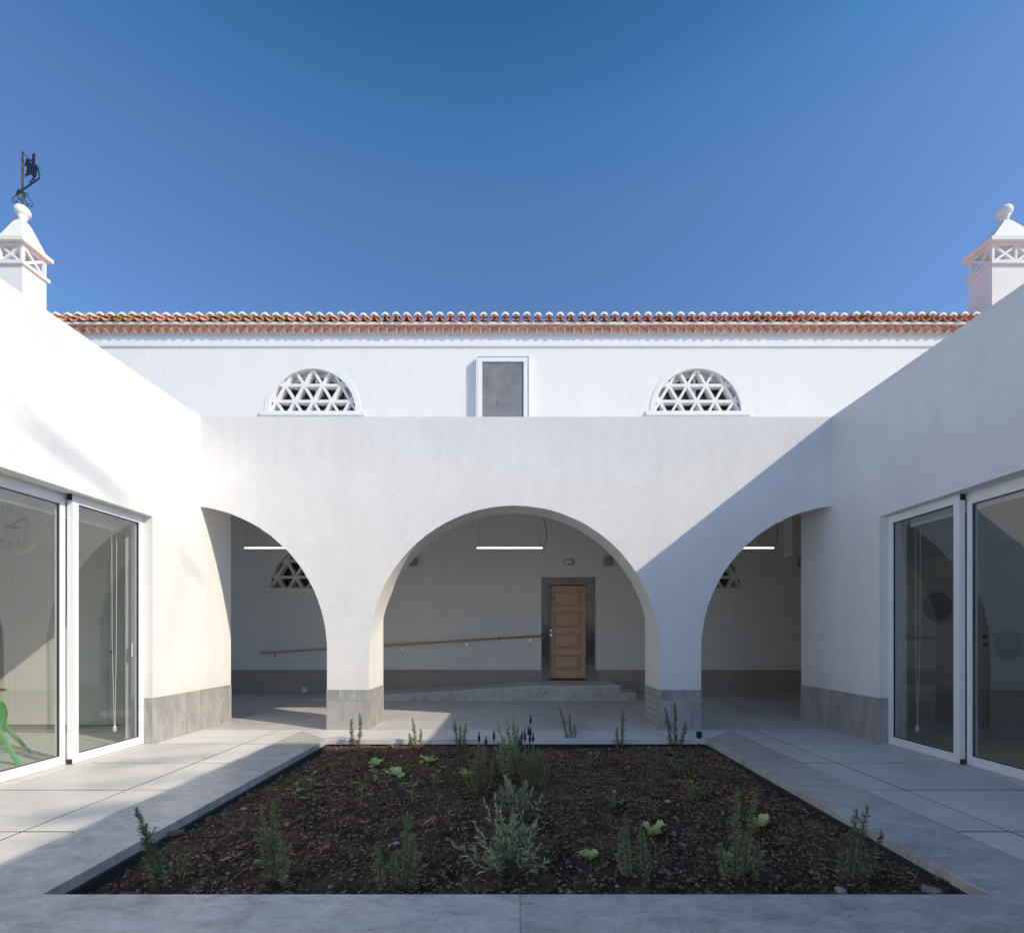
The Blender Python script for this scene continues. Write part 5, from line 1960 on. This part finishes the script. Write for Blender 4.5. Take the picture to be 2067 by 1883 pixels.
for (px, py, s_, lab) in ((757, 1548, .11, 'ruffled pale lettuce left of its two neighbours near the sunny patch'),
                          (797, 1567, .11, 'upright folded lettuce nearest the camera of the far left three'),
                          (868, 1540, .11, 'pale lettuce behind a pepper seedling near the yellow tipped rosemary'),
                          (943, 1562, .09, 'lettuce half hidden at the foot of the left olive lavender'),
                          (1318, 1688, .10, 'lone lettuce with a tall leaf and a brown stone to its right'),
                          (1190, 1738, .085, 'compact pale lettuce right of the big silver lavender'),
                          (1538, 1664, .10, 'bright lettuce just behind the tallest rosemary'),
                          (1478, 1732, .07, 'small lettuce peeping through the tallest rosemary')):
    lettuce(px, py, s_, lab, False, 8)
for (px, py, s_, lab) in ((470, 1740, .065, 'red lettuce between the leaning and the bushy rosemary'),
                          (657, 1728, .065, 'pale red lettuce leaf right of the bushy rosemary'),
                          (738, 1668, .06, 'red lettuce with one upright leaf beyond the near row'),
                          (873, 1668, .06, 'orange red lettuce left of the big silver lavender'),
                          (835, 1735, .07, 'dark red lettuce behind the rosemary left of the lavender'),
                          (572, 1672, .065, 'red lettuce right behind the bushy rosemary'),
                          (1135, 1530, .06, 'small red lettuce in straw below the left leaning rosemary'),
                          (1232, 1530, .055, 'dull red lettuce in front of the slim upright rosemary'),
                          (1265, 1556, .06, 'dark red lettuce in the straw of the shaded half')):
    lettuce(px, py, s_, lab, True, 4)

PEP = leaf_data('pepper_leaf', 0.065, 0.034, M['pepper_leaf'], 6, 0.2, 0.3)


def seedling(px, py, ty, lean, label, n=6):
    x, y = at(px, py, -0.1)
    zb = soil_z(x, y)
    root = thing('pepper_seedling', label, 'seedling', (x, y, zb), 'pepper seedlings in the bed')
    tip = Vector((x + lean, y, H - (ty - CY) / F * y - 0.02))
    foot = Vector((x, y, zb - .01))
    pts = curve(foot, tip, (rp.uniform(-.012, .012), 0, 0))
    b_ = MB(); b_.tube(pts, [0.005] * 4 + [0.004] * 5, 6)
    for k_ in range(n):
        t = 0.28 + 0.72 * k_ / (n - 1) if k_ else 0.25
        p, d = sample(pts, t)
        a = k_ * 2.4 + rp.uniform(-.4, .4)
        o_ = Vector((math.cos(a), math.sin(a), 0))
        e_ = p + o_ * 0.02 + Vector((0, 0, 0.01))
        b_.tube([p, e_], 0.0015, 4, False)
        place_leaf(PEP, root, e_, o_ + Vector((0, 0, rp.uniform(-.25, .5))), Vector((0, 0, 1)), rp.uniform(.75, 1.2))
    b_.build('stem', M['stem_green'], root)


seedling(597, 1625, 1583, .01, 'pepper seedling nearest the left coping', 7)
seedling(629, 1595, 1555, .0, 'pepper seedling with one tall leaf behind the leftmost seedling', 5)
seedling(728, 1622, 1577, .01, 'small pepper seedling left of the one with a drooping leaf', 5)
seedling(768, 1588, 1552, -.02, 'pepper seedling under the ruffled pale lettuce', 6)
seedling(832, 1624, 1566, -.005, 'pepper seedling with a drooping leaf nearest the camera', 7)
seedling(873, 1588, 1545, .04, 'leaning pepper seedling below the pale lettuce', 6)

TOM = leaf_data('tomato_leaf', 0.04, 0.02, M['tomato_leaf'], 4, 0.15, 0.2)


def tomato(px, py, spans, label, flower=True):
    x, y = at(px, py, -0.1)
    zb = soil_z(x, y)
    root = thing('tomato_seedling', label, 'seedling', (x, y, zb), 'sprawling tomato seedlings in the bed')
    b_ = MB()
    foot = Vector((x, y, zb))
    for (tx, ty) in spans:
        tip = Vector(((tx - CX) / F * y, y, H - (ty - CY) / F * y))
        pts = curve(foot, tip, (rp.uniform(-.03, .03), rp.uniform(-.05, .05), .02))
        b_.tube(pts, 0.0024, 5)
        for k_ in range(9):
            t = .3 + .7 * k_ / 8
            p, d = sample(pts, t)
            o_ = around(d); o_.z *= .3
            place_leaf(TOM, root, p, o_ + d * .4 + Vector((0, 0, rp.uniform(-.5, .2))), Vector((0, 0, 1)), rp.uniform(.7, 1.25))
    b_.build('stem', M['stem_green'], root)
    if flower:
        p, d = sample(pts, 1)
        b_ = MB()
        for k_ in range(5):
            a = k_ * 2 * PI / 5
            b_.leaf(p, Vector((math.cos(a), math.sin(a) * .4, .5 + .5 * math.sin(a))), Vector((0, -1, 0)), .018, .008)
        b_.build('flower', M['yellow_flower'], root)


tomato(1188, 1556, [(1208, 1525), (1172, 1545), (1192, 1520)], 'flowering tomato seedling among straw near the far row')
tomato(1230, 1636, [(1272, 1612), (1218, 1603), (1240, 1598)], 'flowering tomato seedling left of the lone lettuce')
tomato(1372, 1566, [(1358, 1518), (1352, 1528), (1370, 1545)], 'long stemmed tomato seedling below the three stemmed rosemary', False)
tomato(1392, 1612, [(1378, 1575), (1418, 1590), (1396, 1577)], 'flowering tomato seedling at the right of the bed')
tomato(1905, 1792, [(1903, 1775), (1925, 1778), (1912, 1783)], 'tiny sprout at the foot of the shaded coping', False)

# irrigation pipe end
x, y = at(1412, 1507, -0.08)
hs = thing('irrigation_pipe', 'black irrigation pipe end with screw fitting at the far corner of the bed', 'pipe', (x, y, soil_z(x, y)))
p0 = Vector((x - 0.01, y + 0.02, soil_z(x, y) - 0.03)); p1 = Vector((x + 0.04, y + 0.12, 0.02)); p2 = Vector((x + 0.055, y + 0.16, 0.062))
b_ = MB(); b_.smooth = True; b_.tube([p0, p0.lerp(p1, .6), p1], 0.023, 12); b_.build('pipe', M['hose'], hs)
b_ = MB(); b_.smooth = False
d = (p2 - p1)
b_.tube([p1, p1 + d * .3, p1 + d * .31, p1 + d * .6, p1 + d * .61, p1 + d], [.034, .034, .029, .029, .036, .034], 12)
b_.build('fitting', M['hose'], hs)
